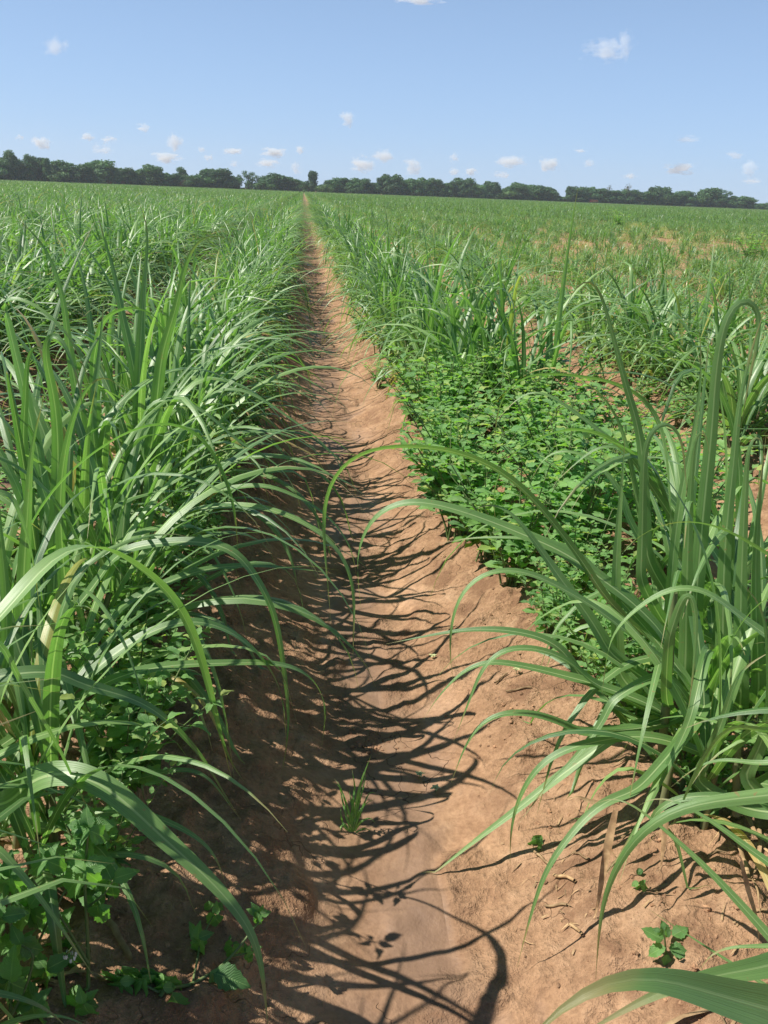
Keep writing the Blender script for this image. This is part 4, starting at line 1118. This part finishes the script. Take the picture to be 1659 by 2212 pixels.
for k, (u, vtop, wpx, kind) in enumerate(TREES):
    Yd = tree_depth(u)+random.uniform(-4, 8)+(25 if u > 1625 else 0)
    vb = 387+0.0398*u
    b = unproj(u, vb, Yd); tpt = unproj(u, vtop, Yd)
    H = (tpt[2]-0.1)*random.uniform(1.03, 1.16); dist = np.linalg.norm(b-EYE); wid = wpx*dist/FPX*1.36
    root = empty('shrub_tree' if kind == 'shrub' else ('dead_tree' if kind == 'dead' else 'broadleaf_tree'), (b[0], Yd, 0.1), random.uniform(0, 6.28))
    root.scale = (wid/0.98, wid/0.98, H)
    pr = random.choice(TP[kind])
    a = bpy.data.objects.new('crown', pr[0]); c = bpy.data.objects.new('trunk', pr[1])
    for o in (a, c): COL.objects.link(o); o.parent = root
    tag(root, special.get(k, '%s, %s tree from the left in the far tree line' % (KL[kind], cardinal(k+1))), 'tree', 'trees of the far tree line')
# undergrowth behind that closes the wood
random.seed(131)
ug = MB(); rs = np.random.RandomState(77)
n = 26000
u = rs.uniform(-80, 1640, n); Yd = 420+u/1659*190+rs.uniform(6, 22, n)
gaps = np.ones(n)
for a, b_ in ((505, 530), (1200, 1222)): gaps[(u > a) & (u < b_)] = .35
for i_ in range(n):
    pass
xs = np.array([unproj(a, 430, b_)[0] for a, b_ in zip(u, Yd)])
hh = (2.0+4.0*vnoise(xs*.12, Yd*0))*gaps
zz = rs.rand(n)*hh
ctr = np.stack([xs, Yd, zz], 1); A = norm(rs.normal(size=(n, 3))); B = norm(np.cross(A, rs.normal(size=(n, 3)))); sz = rs.uniform(.35, .8, n)[:, None]
V = np.stack([ctr-A*sz, ctr-B*sz*.7, ctr+A*sz, ctr+B*sz*.7], 1).reshape(-1, 3)
ug.arrays(V, np.arange(4*n).reshape(n, 4), .3); ug.var[-1] = np.repeat(np.clip(.3+.25*rs.normal(size=n), 0, 1), 4)
tag(ug.build('undergrowth', M_CROWN), 'dark tangled undergrowth filling the far tree line between trunks', 'undergrowth', kind='stuff')
# rusty brush at the field edge
def brush(u, v, wpx, hm, label):
    Yd = tree_depth(u)-4; b = unproj(u, v, Yd); wid = wpx*np.linalg.norm(b-EYE)/FPX
    mb = MB(); n = 500; rs = np.random.RandomState(int(u))
    c = np.stack([(rs.rand(n)-.5)*wid, rs.rand(n)*2, rs.rand(n)**1.3*hm], 1); c[:, 2] *= 1-np.abs(c[:, 0]/wid*1.6)**2*.8
    A = norm(rs.normal(size=(n, 3))); B = norm(np.cross(A, rs.normal(size=(n, 3)))); s_ = .22
    V = np.stack([c-A*s_, c-B*s_*.6, c+A*s_, c+B*s_*.6], 1).reshape(-1, 3)
    mb.arrays(V, np.arange(4*n).reshape(n, 4), .5); mb.var[-1] = np.repeat(rs.rand(n), 4)
    o = mb.build('dry_brush', M_RUST, loc=(b[0], Yd, 0.9)); tag(o, label, 'brush', 'rusty brush at the field edge')
brush(400, 403, 22, 3.4, 'long rusty brown brush at the field edge, fourth tenth from the left')
brush(232, 396, 14, 1.8, 'small rusty brown brush under the large rounded dark tree')
brush(265, 398, 8, 1.6, 'tiny rusty brown brush right of the large rounded dark tree')
# small red farm wagon at the far field edge
def box(mb, c, s):
    c = np.array(c); s = np.array(s)/2
    V = np.array([[x, y, z] for x in (-1, 1) for y in (-1, 1) for z in (-1, 1)])*s+c
    mb.arrays(V, np.array([[0, 1, 3, 2], [4, 6, 7, 5], [0, 4, 5, 1], [2, 3, 7, 6], [0, 2, 6, 4], [1, 5, 7, 3]]), .5)
Yd = tree_depth(1282)-6; b = unproj(1282, 438, Yd)
wg = empty('farm_wagon', (b[0], Yd, .2)); tag(wg, 'tiny red farm wagon at the far field edge before the trees', 'wagon')
mb = MB(); box(mb, (0, 0, 1.5), (4.6, 2, .25))
for x in (-2.2, -1.1, 0, 1.1, 2.2): box(mb, (x, -.95, 2.1), (.12, .08, 1.2)); box(mb, (x, .95, 2.1), (.12, .08, 1.2))
mb.build('bed', M_RED, wg, False)
mb = MB(); box(mb, (0, -1.02, 2.3), (4.6, .05, .3)); box(mb, (0, 1.02, 2.3), (4.6, .05, .3)); mb.build('side_rails', M_RED, wg, False)
for x in (-1.4, 1.4):
    for y_ in (-.9, .9):
        mb = MB(); tube(mb, [(x, y_-.12, .6), (x, y_-.1, .6), (x, y_+.1, .6), (x, y_+.12, .6)], [.2, .6, .6, .2], .5, 18); mb.build('wheel', M_RUBBER, wg)

# ------------------------------------------------------------------ clouds: small cumulus puffs as volumes
def cloud_mat():
    m, n, l = mat('cloud_vapour')
    tc = N(n, 'ShaderNodeTexCoord'); oi = N(n, 'ShaderNodeObjectInfo')
    at = N(n, 'ShaderNodeAttribute', attribute_type='OBJECT', attribute_name='dens')
    ad = N(n, 'ShaderNodeVectorMath', operation='ADD'); l.new(tc.outputs['Object'], ad.inputs[0]); l.new(oi.outputs['Location'], ad.inputs[1])
    ln = N(n, 'ShaderNodeVectorMath', operation='LENGTH'); l.new(tc.outputs['Object'], ln.inputs[0])
    sc = N(n, 'ShaderNodeVectorMath', operation='ADD'); l.new(tc.outputs['Object'], sc.inputs[0])
    rn = N(n, 'ShaderNodeVectorMath', operation='SCALE'); l.new(oi.outputs['Location'], rn.inputs[0]); rn.inputs['Scale'].default_value = 0.37
    l.new(rn.outputs[0], sc.inputs[1])
    nz = N(n, 'ShaderNodeTexNoise'); nz.inputs['Scale'].default_value = 1.9; nz.inputs['Detail'].default_value = 4; nz.inputs['Roughness'].default_value = .6
    l.new(sc.outputs[0], nz.inputs['Vector'])
    f = mathn(n, l, 'SUBTRACT', mathn(n, l, 'ADD', 0.55, mathn(n, l, 'MULTIPLY', mathn(n, l, 'SUBTRACT', nz.outputs['Fac'], .5), 2.2)), ln.outputs['Value'])
    dn = mathn(n, l, 'MULTIPLY', mathn(n, l, 'MULTIPLY', f, 3.0, clamp=True), at.outputs['Fac'])
    v = N(n, 'ShaderNodeVolumePrincipled'); v.inputs['Color'].default_value = (0.90, 0.97, 1, 1); v.inputs['Anisotropy'].default_value = 0.0
    l.new(dn, v.inputs['Density'])
    o = N(n, 'ShaderNodeOutputMaterial'); l.new(v.outputs[0], o.inputs['Volume'])
    return m
M_CLOUD = cloud_mat()
cm_ = MB(); cm_.arrays(IV*1.0, IF, .5); cloud_mesh = cm_.mesh('cloud_puff', [M_CLOUD])
CLOUDS = [(120,101,42,34,.35,'lone faint pink cloud high at the upper left'),(905,-2,80,16,.5,'cloud cut by the top edge of the sky'),(1305,108,80,36,.45,'faint wide wispy cloud high at the upper right'),(1350,98,34,44,.5,'torn brighter end of the high cloud at the upper right'),
 (750,256,30,28,.8,'lone small white puff high above the end of the furrow'),(42,297,16,10,.5,'tiny faint puff near the left edge'),(88,309,36,22,.9,'small white puff above the left tree line'),(192,296,28,14,.7,'small flat white puff left of the middle left'),
 (235,301,28,12,.5,'faint flat puff beside the small flat white one'),(222,322,36,20,.5,'thin torn puff below the faint flat one'),(309,276,28,14,.5,'faint pink puff at the left, above the others'),(377,306,34,30,.9,'upright white puff above the left tree line'),
 (357,341,54,20,.8,'wide white cloud just above the left trees'),(435,323,16,10,.5,'tiny puff right of the upright left puff'),(451,341,18,14,.6,'small round puff above the left centre trees'),(503,327,40,12,.6,'two part thin flat puff left of the centre'),
 (592,329,50,16,.9,'wide bright flat cloud left of the furrow end'),(578,353,48,16,.5,'faint low cloud under the wide bright flat one'),(648,322,18,16,.9,'small bright puff just left of the furrow end'),(639,363,22,24,.6,'faint upright puff low above the furrow end'),
 (783,355,48,28,1.0,'bright white cloud low right of the furrow end'),(828,337,42,26,.8,'soft cloud above and right of the bright low one'),(892,361,38,30,.7,'soft upright cloud above the centre trees'),(981,341,18,18,.7,'small upright puff right of the centre'),
 (981,371,20,16,.8,'small low puff right of the centre, left of a pair'),(1017,371,24,14,.9,'small low bright puff, right of a pair'),(1104,348,66,24,.7,'wide grey white cloud right of the centre'),(1187,354,38,28,1.1,'brightest round cloud above the right tree line'),
 (1272,353,20,14,.5,'tiny puff right of the brightest cloud'),(1254,326,26,7,.25,'thin grey streak above the right tree line'),(1470,363,58,20,.8,'wide white cloud above the right trees'),(1617,366,36,28,.6,'torn cloud near the right edge above the trees'),
 (1360,380,26,10,.35,'faint low smear above the right trees'),(1085,378,34,12,.4,'faint low smear under the wide grey white cloud'),(1585,335,34,12,.25,'thin grey streak near the right edge'),(1485,301,44,14,.2,'thin grey wisp high above the right trees'),
 (1625,391,34,10,.35,'faint low smear at the right edge'),(507,354,20,12,.4,'tiny faint low puff left of the centre')]
for (u, v, w_, h_, dn, lab) in CLOUDS:
    Yc = 4200.0+((u*7+v*13) % 900)
    c = unproj(u, v, Yc); dist = float(np.linalg.norm(c-EYE))
    o = bpy.data.objects.new('cloud', cloud_mesh); COL.objects.link(o); o.location = c
    rx = w_*dist/FPX*0.78; rz = h_*dist/FPX*0.85
    o.scale = (rx, (rx+rz)*.5, rz)
    o['dens'] = float(dn*2.0/max(rz, 1))
    tag(o, lab, 'cloud', 'small fair weather clouds')

# ------------------------------------------------------------------ haze
hb = MB(); box(hb, (150, 300, 14), (2000, 1100, 34))
hz, hn, hl = mat('haze_air')
hv = N(hn, 'ShaderNodeVolumePrincipled'); hv.inputs['Color'].default_value = (0.80, 0.90, 1.0, 1); hv.inputs['Density'].default_value = 0.00022; hv.inputs['Anisotropy'].default_value = 0.3
ho = N(hn, 'ShaderNodeOutputMaterial'); hl.new(hv.outputs[0], ho.inputs['Volume'])
tag(hb.build('haze', hz, None, False), 'thin bluish summer haze over the field', 'haze', kind='stuff')
